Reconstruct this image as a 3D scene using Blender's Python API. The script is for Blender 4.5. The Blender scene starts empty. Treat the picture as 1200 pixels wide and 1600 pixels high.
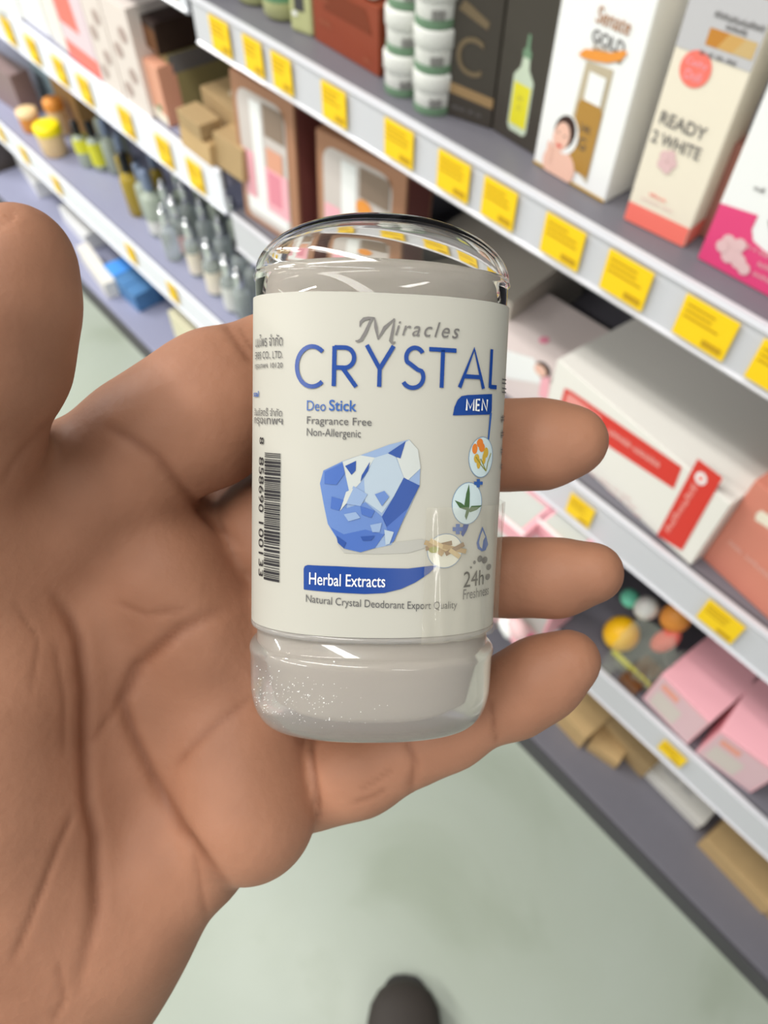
import bpy, bmesh, math, random
import numpy as np
from mathutils import Vector, Matrix

# ------------------------------------------------------------------ camera, world, light, exposure
sc = bpy.context.scene
FPX, HCAM, YAW, PITCH = 1130.0, 1.4, math.radians(40.8), math.radians(54.94)
F_ = np.array([math.sin(YAW)*math.cos(PITCH), math.cos(YAW)*math.cos(PITCH), -math.sin(PITCH)])
R_ = np.array([math.cos(YAW), -math.sin(YAW), 0.0]); U_ = np.cross(R_, F_); C_ = np.array([0, 0, HCAM])
cam = bpy.data.cameras.new('camera'); camo = bpy.data.objects.new('camera', cam); sc.collection.objects.link(camo)
camo.matrix_world = Matrix(((R_[0], U_[0], -F_[0], 0), (R_[1], U_[1], -F_[1], 0), (R_[2], U_[2], -F_[2], HCAM), (0, 0, 0, 1)))
cam.sensor_fit = 'VERTICAL'; cam.sensor_height = 36; cam.lens = FPX/1600*36
cam.clip_start = 0.005; cam.clip_end = 30
cam.dof.use_dof = True; cam.dof.focus_distance = 0.128; cam.dof.aperture_fstop = cam.lens/1.35
sc.camera = camo
sc.view_settings.view_transform = 'Standard'; sc.view_settings.look = 'None'
sc.view_settings.exposure = 0.0; sc.view_settings.gamma = 1.0; sc.view_settings.use_curve_mapping = False
w = bpy.data.worlds.new('store_ambient'); sc.world = w; w.use_nodes = True
w.node_tree.nodes['Background'].inputs[0].default_value = (0.93, 0.96, 1.0, 1)
w.node_tree.nodes['Background'].inputs[1].default_value = 0.5
def area(loc, sx, sy, power, col=(1, 0.98, 0.95), rot=(0, 0, 0)):
    l = bpy.data.lights.new('ceiling_light', 'AREA'); l.shape = 'RECTANGLE'; l.size = sx; l.size_y = sy; l.energy = power; l.color = col
    o = bpy.data.objects.new('ceiling_light', l); o.location = loc; o.rotation_euler = rot; sc.collection.objects.link(o); return o
# rows of fluorescent tubes on the ceiling, running along the aisle
for k, (lx, ly, pw) in enumerate(((-0.45, 3.8, 90), (-0.45, 2.0, 30), (-0.25, 0.25, 18), (-1.7, 0.5, 34), (-1.7, 2.4, 38), (-0.6, -2.2, 14))):
    area((lx, ly, 2.7), 0.14, 1.4, pw)

# ------------------------------------------------------------------ helpers
def lin(c):
    return tuple((x/12.92 if x <= 0.04045 else ((x+0.055)/1.055)**2.4) for x in (v/255 for v in c))
_M = {}
def mat(name, rgb, rough=0.5, metal=0.0, trans=0.0, ior=1.45, alpha=1.0, sss=0.0, spec=0.5, noise=0.0, coat=0.0):
    if name in _M: return _M[name]
    m = bpy.data.materials.new(name); m.use_nodes = True; nt = m.node_tree; b = nt.nodes['Principled BSDF']
    c = (*lin(rgb), 1)
    b.inputs['Base Color'].default_value = c
    b.inputs['Roughness'].default_value = rough; b.inputs['Metallic'].default_value = metal
    b.inputs['Transmission Weight'].default_value = trans; b.inputs['IOR'].default_value = ior
    b.inputs['Alpha'].default_value = alpha; b.inputs['Specular IOR Level'].default_value = spec
    b.inputs['Coat Weight'].default_value = coat
    if sss: b.inputs['Subsurface Weight'].default_value = sss; b.inputs['Subsurface Scale'].default_value = 0.004
    if noise:
        t = nt.nodes.new('ShaderNodeTexNoise'); t.inputs['Scale'].default_value = 60; t.inputs['Detail'].default_value = 4
        r = nt.nodes.new('ShaderNodeMixRGB'); r.blend_type = 'MULTIPLY'; r.inputs[1].default_value = c
        g = nt.nodes.new('ShaderNodeMapRange'); g.inputs[3].default_value = 1-noise; g.inputs[4].default_value = 1+noise*0.3
        tc = nt.nodes.new('ShaderNodeTexCoord'); nt.links.new(tc.outputs['Object'], t.inputs['Vector'])
        nt.links.new(t.outputs['Fac'], g.inputs[0]); nt.links.new(g.outputs[0], r.inputs[2]); r.inputs[0].default_value = 1
        nt.links.new(r.outputs[0], b.inputs['Base Color'])
    _M[name] = m; return m
def ray(px, py): return F_ + R_*(px-600)/FPX - U_*(py-800)/FPX
def atz(px, py, z): d = ray(px, py); return C_ + d*((z-HCAM)/d[2])
def atx(px, py, x): d = ray(px, py); return C_ + d*(x/d[0])
def cp(px, py, dep): return C_ + ray(px, py)*dep          # point at a given depth along the view axis
def proj(p):
    d = np.asarray(p, float)-C_; z = d@F_; return 600+FPX*(d@R_)/z, 800-FPX*(d@U_)/z
def tag(o, label, cat, group=None):
    o['label'] = label; o['category'] = cat
    if group: o['group'] = group
    return o
def link(name, me, m=None, parent=None, base=None, smooth=False):
    o = bpy.data.objects.new(name, me); sc.collection.objects.link(o)
    if parent is not None:
        o.parent = parent; p = parent; b = Vector((0, 0, 0))
        while p is not None: b += p.location; p = p.parent
        me.transform(Matrix.Translation(-b))
    else:
        b = Vector(base) if base is not None else Vector((0, 0, 0))
        me.transform(Matrix.Translation(-b)); o.location = b
    if m is not None:
        for x in (m if isinstance(m, (list, tuple)) else [m]): me.materials.append(x)
    if smooth:
        for f in me.polygons: f.use_smooth = True
    return o
def mesh(verts, faces, name='m'):
    me = bpy.data.meshes.new(name); me.from_pydata([tuple(v) for v in verts], [], faces); me.update(); return me
def empty(name, loc):
    o = bpy.data.objects.new(name, None); o.location = Vector([float(v) for v in loc]); sc.collection.objects.link(o); o.empty_display_size = 0.02; return o
def hexa(P, bevel=0.0, segs=2):
    # P: 8 corners, bottom four then top four (counter-clockwise seen from above)
    bm = bmesh.new(); v = [bm.verts.new(tuple(float(c) for c in p)) for p in P]
    for f in ((3, 2, 1, 0), (4, 5, 6, 7), (0, 1, 5, 4), (1, 2, 6, 5), (2, 3, 7, 6), (3, 0, 4, 7)): bm.faces.new([v[i] for i in f])
    bmesh.ops.recalc_face_normals(bm, faces=bm.faces)
    if bevel: bmesh.ops.bevel(bm, geom=bm.edges[:], offset=bevel, segments=segs, affect='EDGES', profile=0.6)
    me = bpy.data.meshes.new('m'); bm.to_mesh(me); bm.free(); return me
def boxme(x0, x1, y0, y1, z0, z1, bevel=0.0):
    return hexa([(x0, y0, z0), (x1, y0, z0), (x1, y1, z0), (x0, y1, z0), (x0, y0, z1), (x1, y0, z1), (x1, y1, z1), (x0, y1, z1)], bevel)
def lathe(profile, c, seg=28, axis=None, cap=True):
    c = np.asarray(c, float); ax = np.array([0, 0, 1.0]) if axis is None else np.asarray(axis, float)/np.linalg.norm(axis)
    t = np.array([1.0, 0, 0]) if abs(ax[0]) < 0.8 else np.array([0, 1.0, 0]); e1 = np.cross(ax, t); e1 /= np.linalg.norm(e1); e2 = np.cross(ax, e1)
    V = []; Fc = []
    for r, h in profile:
        for k in range(seg):
            a = 2*math.pi*k/seg; V.append(c + ax*h + e1*r*math.cos(a) + e2*r*math.sin(a))
    for i in range(len(profile)-1):
        for k in range(seg):
            k2 = (k+1) % seg; Fc.append((i*seg+k, i*seg+k2, (i+1)*seg+k2, (i+1)*seg+k))
    if cap: Fc.append(tuple(range(seg))[::-1]); Fc.append(tuple((len(profile)-1)*seg+k for k in range(seg)))
    return mesh(V, Fc)
def textmesh(s, shear=0.0, bold=0.0, spacing=1.0):
    if '~' in s:                                  # print too small to read in the photo: a row of tiny strokes
        V = []; Fc = []; x = 0; rn = random.Random(len(s))
        for ch in s:
            if ch == '~':
                for q in ((0, .12), (.3, .12), (.55, .12)):
                    n = len(V); h = rn.choice((.55, .75, 1)); V += [(x+q[0], 0), (x+q[0]+q[1], 0), (x+q[0]+q[1], h), (x+q[0], h)]; Fc.append((n, n+1, n+2, n+3))
                n = len(V); y = rn.choice((0, .4, .6)); V += [(x, y), (x+.6, y), (x+.6, y+.16), (x, y+.16)]; Fc.append((n, n+1, n+2, n+3))
            x += .85
        return np.array(V, float), Fc
    cu = bpy.data.curves.new('t', 'FONT'); cu.body = s; cu.shear = shear; cu.offset = bold; cu.space_character = spacing; cu.resolution_u = 4
    o = bpy.data.objects.new('t', cu); sc.collection.objects.link(o)
    dg = bpy.context.evaluated_depsgraph_get(); me = bpy.data.meshes.new_from_object(o.evaluated_get(dg)); bpy.data.objects.remove(o)
    V = np.array([v.co[:2] for v in me.vertices]) if len(me.vertices) else np.zeros((0, 2)); Fc = [tuple(p.vertices) for p in me.polygons]
    bpy.data.meshes.remove(me); return V, Fc
def fit2(V, u0, u1, v0, v1):
    a, b = V.min(0), V.max(0); return (V-a)/(b-a)*np.array([u1-u0, v1-v0])+np.array([u0, v0])
class Plane:                      # a flat printed face: origin (bottom-left), S to the right, T up, N outward
    def __init__(s, O, S, T): s.O = np.asarray(O, float); s.S = S/np.linalg.norm(S); s.T = T/np.linalg.norm(T); s.N = np.cross(s.S, s.T)
    def st(s, px, py): d = ray(px, py); p = C_ + d*(((s.O-C_)@s.N)/(d@s.N)) - s.O; return (p@s.S, p@s.T)
    def at(s, a, b, off=0.0004):
        if off: b = max(b, .0006)
        return s.O + s.S*a + s.T*b + s.N*off
    def poly(s, pts, m, parent, name='print', off=0.0004, px=True):
        q = [s.st(*p) if px else p for p in pts]; return link(name, mesh([s.at(a, b, off) for a, b in q], [tuple(range(len(q)))]), m, parent)
    def ell(s, c, rx, ry, m, parent, name='print', off=0.0006, n=28):
        a, b = s.st(*c); a1 = s.st(c[0]+rx, c[1])[0]-a; b1 = abs(s.st(c[0], c[1]-ry)[1]-b)
        a1 = abs(a1); return link(name, mesh([s.at(a+a1*math.cos(t), b+b1*math.sin(t), off) for t in np.linspace(0, 2*math.pi, n, False)], [tuple(range(n))]), m, parent)
    def text(s, txt, a0, a1, b0, b1, m, parent, name='lettering', off=0.0008, **k):
        V, Fc = textmesh(txt, **k); V = fit2(V, a0, a1, b0, b1); return link(name, mesh([s.at(a, b, off) for a, b in V], Fc), m, parent)
Z3 = np.array([0, 0, 1.0])
def boxpx(name, label, cat, z, bl, br, h, depth, m, group=None, bevel=0.0012, lean=0.0):
    """carton standing on a shelf: front lower corners from two points on the shelf, height and depth in metres"""
    A = atz(*bl, z); B = atz(*br, z); A[2] = B[2] = z+0.0005
    S = (B-A)/np.linalg.norm(B-A); N = np.cross(S, Z3); up = Z3*math.cos(lean) - N*math.sin(lean); inn = -N*depth
    P = [A, B, B+inn, A+inn]; P = P + [p+up*h for p in P]
    o = link(name, hexa(P, bevel), m, base=(A+B)/2); tag(o, label, cat, group)
    o_front = Plane(A, S, up); o_top = Plane(A+up*h, S, -N); sid = Plane(B, -N, up)
    left = Plane(A+inn, N, up)
    return o, o_front, o_top, sid, np.linalg.norm(B-A)

# ------------------------------------------------------------------ materials
M = {}
M['shelf'] = mat('grey_shelf_steel', (112, 110, 118), 0.45, noise=0.06)
M['shelf_dark'] = mat('dark_grey_steel', (70, 68, 72), 0.5)
M['back'] = mat('dark_back_panel', (26, 24, 28), 0.7)
M['rail'] = mat('white_price_rail', (205, 205, 210), 0.35, coat=0.1)
M['railfar'] = mat('white_price_rail_lit', (236, 238, 246), 0.32, coat=0.2)  # same white rail, stronger light at the far end painted into the colour
M['shelffar'] = mat('grey_shelf_steel_lit', (150, 152, 176), 0.4, noise=0.06)  # same grey steel, cool bright light on the far unit painted in
M['tag'] = mat('yellow_tag_paper', (250, 208, 8), 0.5)
M['tagink'] = mat('tag_ink', (196, 152, 8), 0.6)
M['white'] = mat('white_carton', (232, 228, 220), 0.45)
M['purewhite'] = mat('white_print', (240, 240, 238), 0.45)
M['cream'] = mat('cream_carton', (238, 228, 208), 0.5)
M['grey'] = mat('grey_ink', (110, 106, 104), 0.6)
M['darkgrey'] = mat('dark_grey_ink', (72, 70, 70), 0.6)
M['lightgrey'] = mat('light_grey_print', (196, 194, 196), 0.5)
M['red'] = mat('red_print', (214, 52, 40), 0.45)
M['coral'] = mat('coral_print', (246, 122, 108), 0.5)
M['pink'] = mat('pink_carton', (244, 178, 188), 0.5)
M['palepink'] = mat('pale_pink_print', (226, 190, 190), 0.5)
M['magenta'] = mat('magenta_print', (226, 70, 124), 0.45)
M['salmon'] = mat('salmon_carton', (212, 132, 112), 0.5)
M['kraft'] = mat('kraft_board', (176, 148, 106), 0.7, noise=0.1)
M['kraftd'] = mat('tan_kraft_board', (196, 164, 116), 0.7, noise=0.1)
M['brown'] = mat('brown_carton', (104, 62, 26), 0.5)
M['darkbrown'] = mat('dark_brown_carton', (44, 28, 22), 0.5)
M['rust'] = mat('rust_red_carton', (140, 62, 36), 0.5)
M['rustl'] = mat('faded_rust_print', (168, 98, 70), 0.5)
M['olive'] = mat('olive_beige_carton', (150, 138, 92), 0.5)
M['black'] = mat('black_carton', (62, 56, 49), 0.4)
M['blacklid'] = mat('black_plastic', (22, 22, 24), 0.35)
M['bronze'] = mat('bronze_print', (150, 122, 84), 0.45)
M['gold'] = mat('gold_print', (206, 160, 40), 0.35, metal=0.3)
M['orange'] = mat('orange_print', (232, 150, 62), 0.5)
M['skinp'] = mat('portrait_skin_print', (236, 190, 170), 0.6)
M['hairp'] = mat('portrait_hair_print', (58, 34, 28), 0.6)
M['yellow'] = mat('bright_yellow_plastic', (246, 190, 20), 0.4)
M['lemon'] = mat('lemon_yellow_label', (226, 224, 60), 0.5)
M['green'] = mat('mid_green_print', (104, 150, 110), 0.5)
M['sage'] = mat('sage_plastic', (186, 188, 136), 0.45)
M['jar'] = mat('white_jar_plastic', (222, 222, 216), 0.35)
M['jarband'] = mat('green_jar_base', (110, 140, 112), 0.5)
M['blue'] = mat('blue_carton', (84, 134, 186), 0.5)
M['sky'] = mat('sky_blue_print', (80, 160, 250), 0.5)
M['peach'] = mat('peach_print', (222, 160, 132), 0.5)
M['chrome'] = mat('chrome_cap', (245, 247, 250), 0.14, metal=1.0)
M['glass'] = mat('clear_bottle_glass', (232, 240, 236), 0.05, trans=0.7, ior=1.3)
M['oil'] = mat('golden_oil_glass', (206, 178, 70), 0.06, trans=0.4, ior=1.35)
M['mist'] = mat('pale_liquid_glass', (206, 216, 200), 0.1, trans=0.35, ior=1.3)
M['bluecap'] = mat('slate_blue_cap', (132, 146, 172), 0.35)
M['film'] = mat('clear_pack_film', (196, 202, 186), 0.15, trans=0.3, ior=1.12, alpha=0.32, coat=0.6)
M['mint'] = mat('mint_plastic', (110, 205, 172), 0.4)
M['brownglass'] = mat('brown_window_shade', (104, 78, 62), 0.35)

# ------------------------------------------------------------------ the setting
def floor_mat():
    m = bpy.data.materials.new('polished_concrete'); m.use_nodes = True; nt = m.node_tree; b = nt.nodes['Principled BSDF']
    tc = nt.nodes.new('ShaderNodeTexCoord'); n1 = nt.nodes.new('ShaderNodeTexNoise'); n1.inputs['Scale'].default_value = 2.2; n1.inputs['Detail'].default_value = 5; n1.inputs['Distortion'].default_value = 0.6
    r = nt.nodes.new('ShaderNodeValToRGB'); r.color_ramp.elements[0].position = 0.25; r.color_ramp.elements[1].position = 0.42
    r.color_ramp.elements[0].color = (*lin((138, 147, 128)), 1); r.color_ramp.elements[1].color = (*lin((163, 171, 158)), 1)
    e = r.color_ramp.elements.new(0.75); e.color = (*lin((170, 178, 168)), 1)
    nt.links.new(tc.outputs['Object'], n1.inputs['Vector']); nt.links.new(n1.outputs['Fac'], r.inputs[0]); nt.links.new(r.outputs[0], b.inputs['Base Color'])
    n2 = nt.nodes.new('ShaderNodeTexNoise'); n2.inputs['Scale'].default_value = 7; g = nt.nodes.new('ShaderNodeMapRange'); g.inputs[3].default_value = 0.22; g.inputs[4].default_value = 0.42
    nt.links.new(tc.outputs['Object'], n2.inputs['Vector']); nt.links.new(n2.outputs['Fac'], g.inputs[0]); nt.links.new(g.outputs[0], b.inputs['Roughness'])
    return m
fl = link('floor', boxme(-3.5, 3.5, -3, 9, -0.05, 0), floor_mat()); fl['kind'] = 'structure'
for nm, dims in (('wall_right', (1.30, 1.38, -3, 9, 0, 2.9)), ('wall_back', (-3.5, 1.38, 8.9, 9.0, 0, 2.9)), ('ceiling', (-3.5, 1.38, -3, 9, 2.9, 3.0))):
    o = link(nm, boxme(*dims), mat('painted_white_plaster', (226, 226, 222), .8)); o['kind'] = 'structure'

# ------------------------------------------------------------------ shelving units
XF = 0.478
def shelf_unit(name, label, y0, y1, levels, deck, zt, rail='rail', steel='shelf'):
    r = empty(name, (XF+0.22, (y0+y1)/2, 0)); tag(r, label, 'shelving')
    for zs, zb, ztop in levels:
        s = link('shelf_board', boxme(XF+0.004, XF+0.44, y0+0.002, y1-0.002, zs-0.028, zs, 0.001), M[steel], r)
        link('shelf_lip', boxme(XF+0.0005, XF+0.006, y0+0.002, y1-0.002, zs-0.03, zs-0.0002, 0.0006), M['shelf_dark'], s)
        prof = [(XF+0.0005, zb), (XF-0.0045, zb+0.001), (XF-0.0065, zb+0.004), (XF-0.004, zb+0.006), (XF-0.0035, ztop-0.006), (XF-0.006, ztop-0.004), (XF-0.004, ztop), (XF+0.0005, ztop)]
        V = [(x, y, z) for y in (y0+0.003, y1-0.003) for x, z in prof]; n = len(prof)
        Fc = [(i, (i+1) % n, n+(i+1) % n, n+i) for i in range(n)] + [tuple(range(n))[::-1], tuple(range(n, 2*n))]
        link('price_rail', mesh(V, Fc), M[rail], r)
    link('base_deck', boxme(XF+0.006, XF+0.44, y0+0.002, y1-0.002, deck-0.02, deck, 0.002), M[steel], r)
    link('deck_edge', boxme(XF, XF+0.008, y0+0.002, y1-0.002, deck-0.03, deck-0.004, 0.001), M['shelf_dark'], r)
    link('kick_plate', boxme(XF+0.003, XF+0.02, y0+0.002, y1-0.002, 0.0, deck-0.03), M['shelf_dark'], r)
    link('back_panel', boxme(XF+0.44, XF+0.455, y0, y1, 0.0, zt), M['back'], r)
    for y in (y0, y1): link('upright', boxme(XF+0.40, XF+0.44, y-0.012 if y == y1 else y, y if y == y1 else y+0.012, 0, zt), M['shelf_dark'], r)
    return r
shelf_unit('gondola_shelving', 'near grey steel shelving unit with white price rails and skincare cartons', -0.9, 0.905,
           [(1.05, 0.997, 1.052), (0.768, 0.704, 0.768), (0.475, 0.403, 0.475)], 0.07, 1.75)
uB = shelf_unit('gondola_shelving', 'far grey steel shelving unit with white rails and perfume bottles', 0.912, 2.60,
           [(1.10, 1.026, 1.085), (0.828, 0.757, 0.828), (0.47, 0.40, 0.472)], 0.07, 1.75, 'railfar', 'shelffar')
DK = 0.07; S1, S2, S3 = 1.05, 0.768, 0.475; T0, T1, T2 = 1.10, 0.828, 0.47

# yellow price tags slid into the rails
def price_tag(c, wd, ht, z, label, group, xoff=-0.0075, lines=3):
    p = atx(*c, XF); y = p[1]; zc = z
    o = link('price_tag', boxme(XF+xoff, XF+xoff+0.0012, y-wd/2, y+wd/2, zc-ht/2, zc+ht/2, 0.0003), M['tag'], base=(XF, y, zc)); tag(o, label, 'price tag', group)
    P = Plane((XF+xoff, y+wd/2, zc-ht/2), np.array([0, -1.0, 0]), Z3)
    V = []; Fc = []
    def rect(a0, a1, b0, b1):
        n = len(V); V.extend([P.at(a0*wd, b0*ht), P.at(a1*wd, b0*ht), P.at(a1*wd, b1*ht), P.at(a0*wd, b1*ht)]); Fc.append((n, n+1, n+2, n+3))
    random.seed(int(c[0]*7+c[1]))
    for k in range(lines):
        b = 0.82-0.14*k; rect(0.08, 0.08+random.uniform(0.5, 0.8), b-0.025, b+0.025)
    rect(0.55, 0.92, 0.1, 0.26)
    link('tag_print', mesh(V, Fc), M['tagink'], o); return o
GA = 'yellow price tags on the upper rail of the near unit'
zA = 1.026
for c, wd, lb in (((352, 56), 0.040, 'yellow price tag at the far end of the near unit upper rail'),
                  ((404, 88), 0.036, 'yellow price tag under the pale green bottles, first of a touching pair'),
                  ((449, 117), 0.036, 'yellow price tag under the pale green tube, second of a touching pair'),
                  ((530, 164), 0.040, 'yellow price tag below the rust red carton'),
                  ((631, 224), 0.042, 'yellow price tag below the stacked white jars'),
                  ((716, 274), 0.042, 'yellow price tag below the dark carton with the large letter C'),
                  ((787, 317), 0.040, 'yellow price tag below the dark carton with the dropper picture'),
                  ((887, 372), 0.043, 'yellow price tag below the gold serum carton with portrait'),
                  ((987, 430), 0.044, 'yellow price tag below the cream carton with pink circle'),
                  ((1110, 505), 0.047, 'yellow price tag below the gap before the magenta carton'),
                  ((1225, 572), 0.04, 'yellow price tag below the magenta carton, cut off by the photo edge')):
    price_tag(c, wd, 0.037, zA, lb, GA)
GB = 'yellow price tags on the middle rail of the near unit'
price_tag((912, 794), 0.034, 0.034, 0.737, 'yellow price tag left below the white carton with red band', GB)
price_tag((1130, 967), 0.042, 0.038, 0.739, 'yellow price tag below the salmon carton', GB)
price_tag((1051, 1176), 0.036, 0.032, 0.443, 'yellow price tag on the low rail below the pink cartons', 'yellow price tags on the low rail of the near unit')
GC = 'yellow price tags on the middle rail of the far unit'
for i, (c, lb) in enumerate((((16, 43), 'first yellow tag on the far middle rail, at the photo edge'), ((55, 74), 'second yellow tag on the far middle rail below the plain white carton'),
              ((98, 107), 'third yellow tag on the far middle rail below the coral carton'), ((137, 137), 'fourth yellow tag on the far middle rail after the coral carton'),
              ((202, 187), 'fifth yellow tag on the far middle rail below the floral cartons'), ((262, 234), 'sixth yellow tag on the far middle rail before the kraft boxes'),
              ((311, 272), 'seventh yellow tag on the far middle rail below the kraft boxes'))):
    price_tag(c, 0.042, 0.045, 0.79, lb, GC)
GD = 'yellow price tags on the low rail of the far unit'
for i, (c, lb) in enumerate((((5, 207), 'yellow tag on the far low rail at the left photo edge'), ((38, 232), 'yellow tag on the far low rail above the white folded carton'),
              ((94, 291), 'yellow tag on the far low rail above the long white cartons'), ((213, 407), 'yellow tag on the far low rail above the blue cartons'),
              ((278, 468), 'yellow tag on the far low rail above the yellowish carton'))):
    price_tag(c, 0.036, 0.042, 0.44, lb, GD)
price_tag((275, 4), 0.035, 0.036, 1.058, 'yellow tag at the end of the far unit top rail', 'yellow price tag on the top rail of the far unit')

# ------------------------------------------------------------------ near unit, top shelf
def ready():
    o, f, t, s, wd = boxpx('skincare_carton', 'tall cream carton with pink circle and READY 2 WHITE lettering', 'carton', S1, (974, 343), (1067, 388), 0.175, 0.04, M['cream'])
    H = 0.175
    f.poly([(0.0004, 0.0002), (wd-0.0004, 0.0002), (wd-0.0004, 0.0165), (0.0004, 0.0165)], M['coral'], o, 'coral_band', px=False)
    s.poly([(0.0004, 0.0002), (0.0396, 0.0002), (0.0396, 0.0165), (0.0004, 0.0165)], M['coral'], o, 'coral_band', px=False)
    c = f.st(1087, 108)
    n = 30; link('pink_circle', mesh([f.at(c[0]+0.0115*math.cos(a), c[1]+0.0115*math.sin(a), .0005) for a in np.linspace(0, 6.283, n, False)], [tuple(range(n))]), M['coral'], o)
    f.text('Cathy', c[0]-.008, c[0]+.008, c[1]+.0005, c[1]+.006, M['pink'], o); f.text('Doll', c[0]-.006, c[0]+.006, c[1]-.007, c[1]-.001, M['pink'], o)
    a, b = f.st(1037, 182); a2, b2 = f.st(1098, 205)
    f.text('READY', a-0.002, a+0.035, b-.005, b+.004, M['grey'], o, bold=0.01)
    f.text('2 WHITE', a-0.004, a+0.036, b-0.019, b-.010, M['grey'], o, bold=0.01)
    c = f.st(1043, 252)
    for k in range(5):
        an = 0.9*k; cx, cz = c[0]+0.004*math.cos(an*1.4), c[1]+0.005*math.sin(an*1.4)
        link('faint_petal', mesh([f.at(cx+.004*math.cos(q), cz+.004*math.sin(q), .0005+.0001*k) for q in np.linspace(0, 6.283, 14, False)], [tuple(range(14))]), M['palepink'], o)
    a, b = f.st(1015, 305); f.text('~~~~~', a, a+.014, b, b+.0028, M['coral'], o); f.text('~~~~~~~~~ ~~~~~', a-.006, a+.022, b-.005, b-.003, M['palepink'], o)
    yb = f.st(1090, 72)[1]-.004
    p = f.poly([(0.0004, yb), (wd-.0004, yb), (wd-.0004, H-.006), (0.0004, H-.006)], M['lightgrey'], o, 'grey_top_panel', px=False)
    y0, y1 = f.st(1105, 70)[1], f.st(1105, 40)[1]
    x0 = wd*.36
    for k, mm in enumerate((mat('swatch_deep', (196, 132, 52), .5), mat('swatch_mid', (208, 164, 96), .5), mat('swatch_light', (206, 176, 122), .5))):
        q = (wd*.96-x0)/3; sk = 0.003
        f.poly([(x0+q*k-(sk if k else 0), y0), (x0+q*(k+1)-(sk if k < 2 else 0), y0), (x0+q*(k+1)+(sk if k < 2 else 0), y1), (x0+q*k+(sk if k else 0), y1)], mm, o, 'colour_swatch', off=.0006, px=False)
    f.text('~~~~~~~~~~~~~', x0, wd*.97, y1+.006, y1+.010, M['grey'], o); f.text('~~~~~~', x0+.01, wd*.8, y1+.0015, y1+.005, M['grey'], o)
    f.text('~~~ ~~~ ~~~~ ~~~~~', x0-.002, wd*.8, y0-.006, y0-.003, M['grey'], o)
    pass
    f.poly([(wd*.35, H-.0055), (wd-.0003, H-.0055), (wd-.0003, H-.0003), (wd*.35, H-.0003)], M['red'], o, 'red_top_strip', px=False)
ready()
def goldbox():
    o, f, t, s, wd = boxpx('serum_carton', 'white serum carton with gold window bottle and smiling portrait', 'carton', S1, (833, 255), (943, 319), 0.150, 0.05, M['purewhite'])
    H = .150
    def q(px, py): return f.st(px, py)
    a0, a1 = wd*.37, wd*.74
    b0, b1 = q(880, 262)[1], q(920, 96)[1]
    # window with the bottle standing in it
    V = [(a0+.004, b1), (a1, b1+.002), (a1, b0-.002), (a0, b0+.012)]
    f.poly(V, mat('window_inside', (190, 176, 150), .5), o, 'window', px=False)
    bx, bw = wd*.58, wd*.15
    f.poly([(bx-bw, b0+.003), (bx+bw, b0+.003), (bx+bw, b0+.055), (bx+bw*.7, b0+.060), (bx-bw*.7, b0+.060), (bx-bw, b0+.055)], mat('golden_serum', (176, 132, 60), .25), o, 'serum_bottle', off=.0008, px=False)
    f.poly([(bx-bw*.62, b0+.059), (bx+bw*.72, b0+.059), (bx+bw*.72, b0+.080), (bx-bw*.62, b0+.080)], M['purewhite'], o, 'bottle_cap', off=.001, px=False)
    f.text('24K', bx-.006, bx+.006, b0+.036, b0+.042, M['darkgrey'], o, off=.001); f.text('G', bx-.004, bx+.004, b0+.022, b0+.032, M['darkgrey'], o, off=.001)
    pts = [(905, 84), (915, 76), (935, 78), (955, 82), (975, 78), (982, 82), (972, 94), (950, 98), (930, 95), (912, 90)]
    f.poly(pts, M['orange'], o, 'orange_smear', off=.001)
    a, b = q(933, 24); a2, _ = q(990, 30)
    f.text('Senate', a, a2, b-.004, b+.007, mat('bronze_ink', (176, 130, 96), .5), o, shear=.15, bold=.01)
    a, b = q(927, 50); a2, _ = q(980, 62)
    f.text('GOLD', a, a2, b-.006, b+.003, M['grey'], o, bold=.02)
    a, b = q(929, 68); f.text('~~~~~~', a, a2, b-.005, b+.001, M['bronze'], o, bold=.01)
    # portrait print
    cx, cz = q(880, 210)
    def e(c, rx, rz, mm, off, nm, rot=0.0):
        link(nm, mesh([f.at(c[0]+rx*math.cos(k)*math.cos(rot)-rz*math.sin(k)*math.sin(rot), c[1]+rx*math.cos(k)*math.sin(rot)+rz*math.sin(k)*math.cos(rot), off) for k in np.linspace(0, 6.283, 24, False)], [tuple(range(24))]), mm, o)
    e((cx+.002, cz-.026), .018, .016, M['skinp'], .0010, 'portrait_shoulder'); e((cx+.003, cz+.002), .0135, .0165, M['purewhite'], .0011, 'portrait_halo')
    e((cx+.002, cz+.003), .011, .014, M['hairp'], .0012, 'portrait_hair', -.3); e((cx-.0005, cz-.002), .0085, .0125, M['skinp'], .0013, 'portrait_face', -.2)
    e((cx-.001, cz-.0095), .003, .0015, M['red'], .0014, 'portrait_lips'); e((cx-.004, cz+.001), .0014, .0006, M['hairp'], .0014, 'portrait_eye'); e((cx+.003, cz+.0), .0014, .0006, M['hairp'], .0014, 'portrait_eye')
    e((cx-.010, cz-.018), .003, .009, M['skinp'], .0014, 'portrait_hand', .2)
    f.poly([(.0003, .0003), (wd-.0003, .0003), (wd-.0003, .003), (.0003, .003)], M['gold'], o, 'gold_foot', px=False)
    t.poly([(.0003, .0003), (wd-.0003, .0003), (wd-.0003, .0497), (.0003, .0497)], M['gold'], o, 'gold_lid', px=False)
goldbox()
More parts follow.
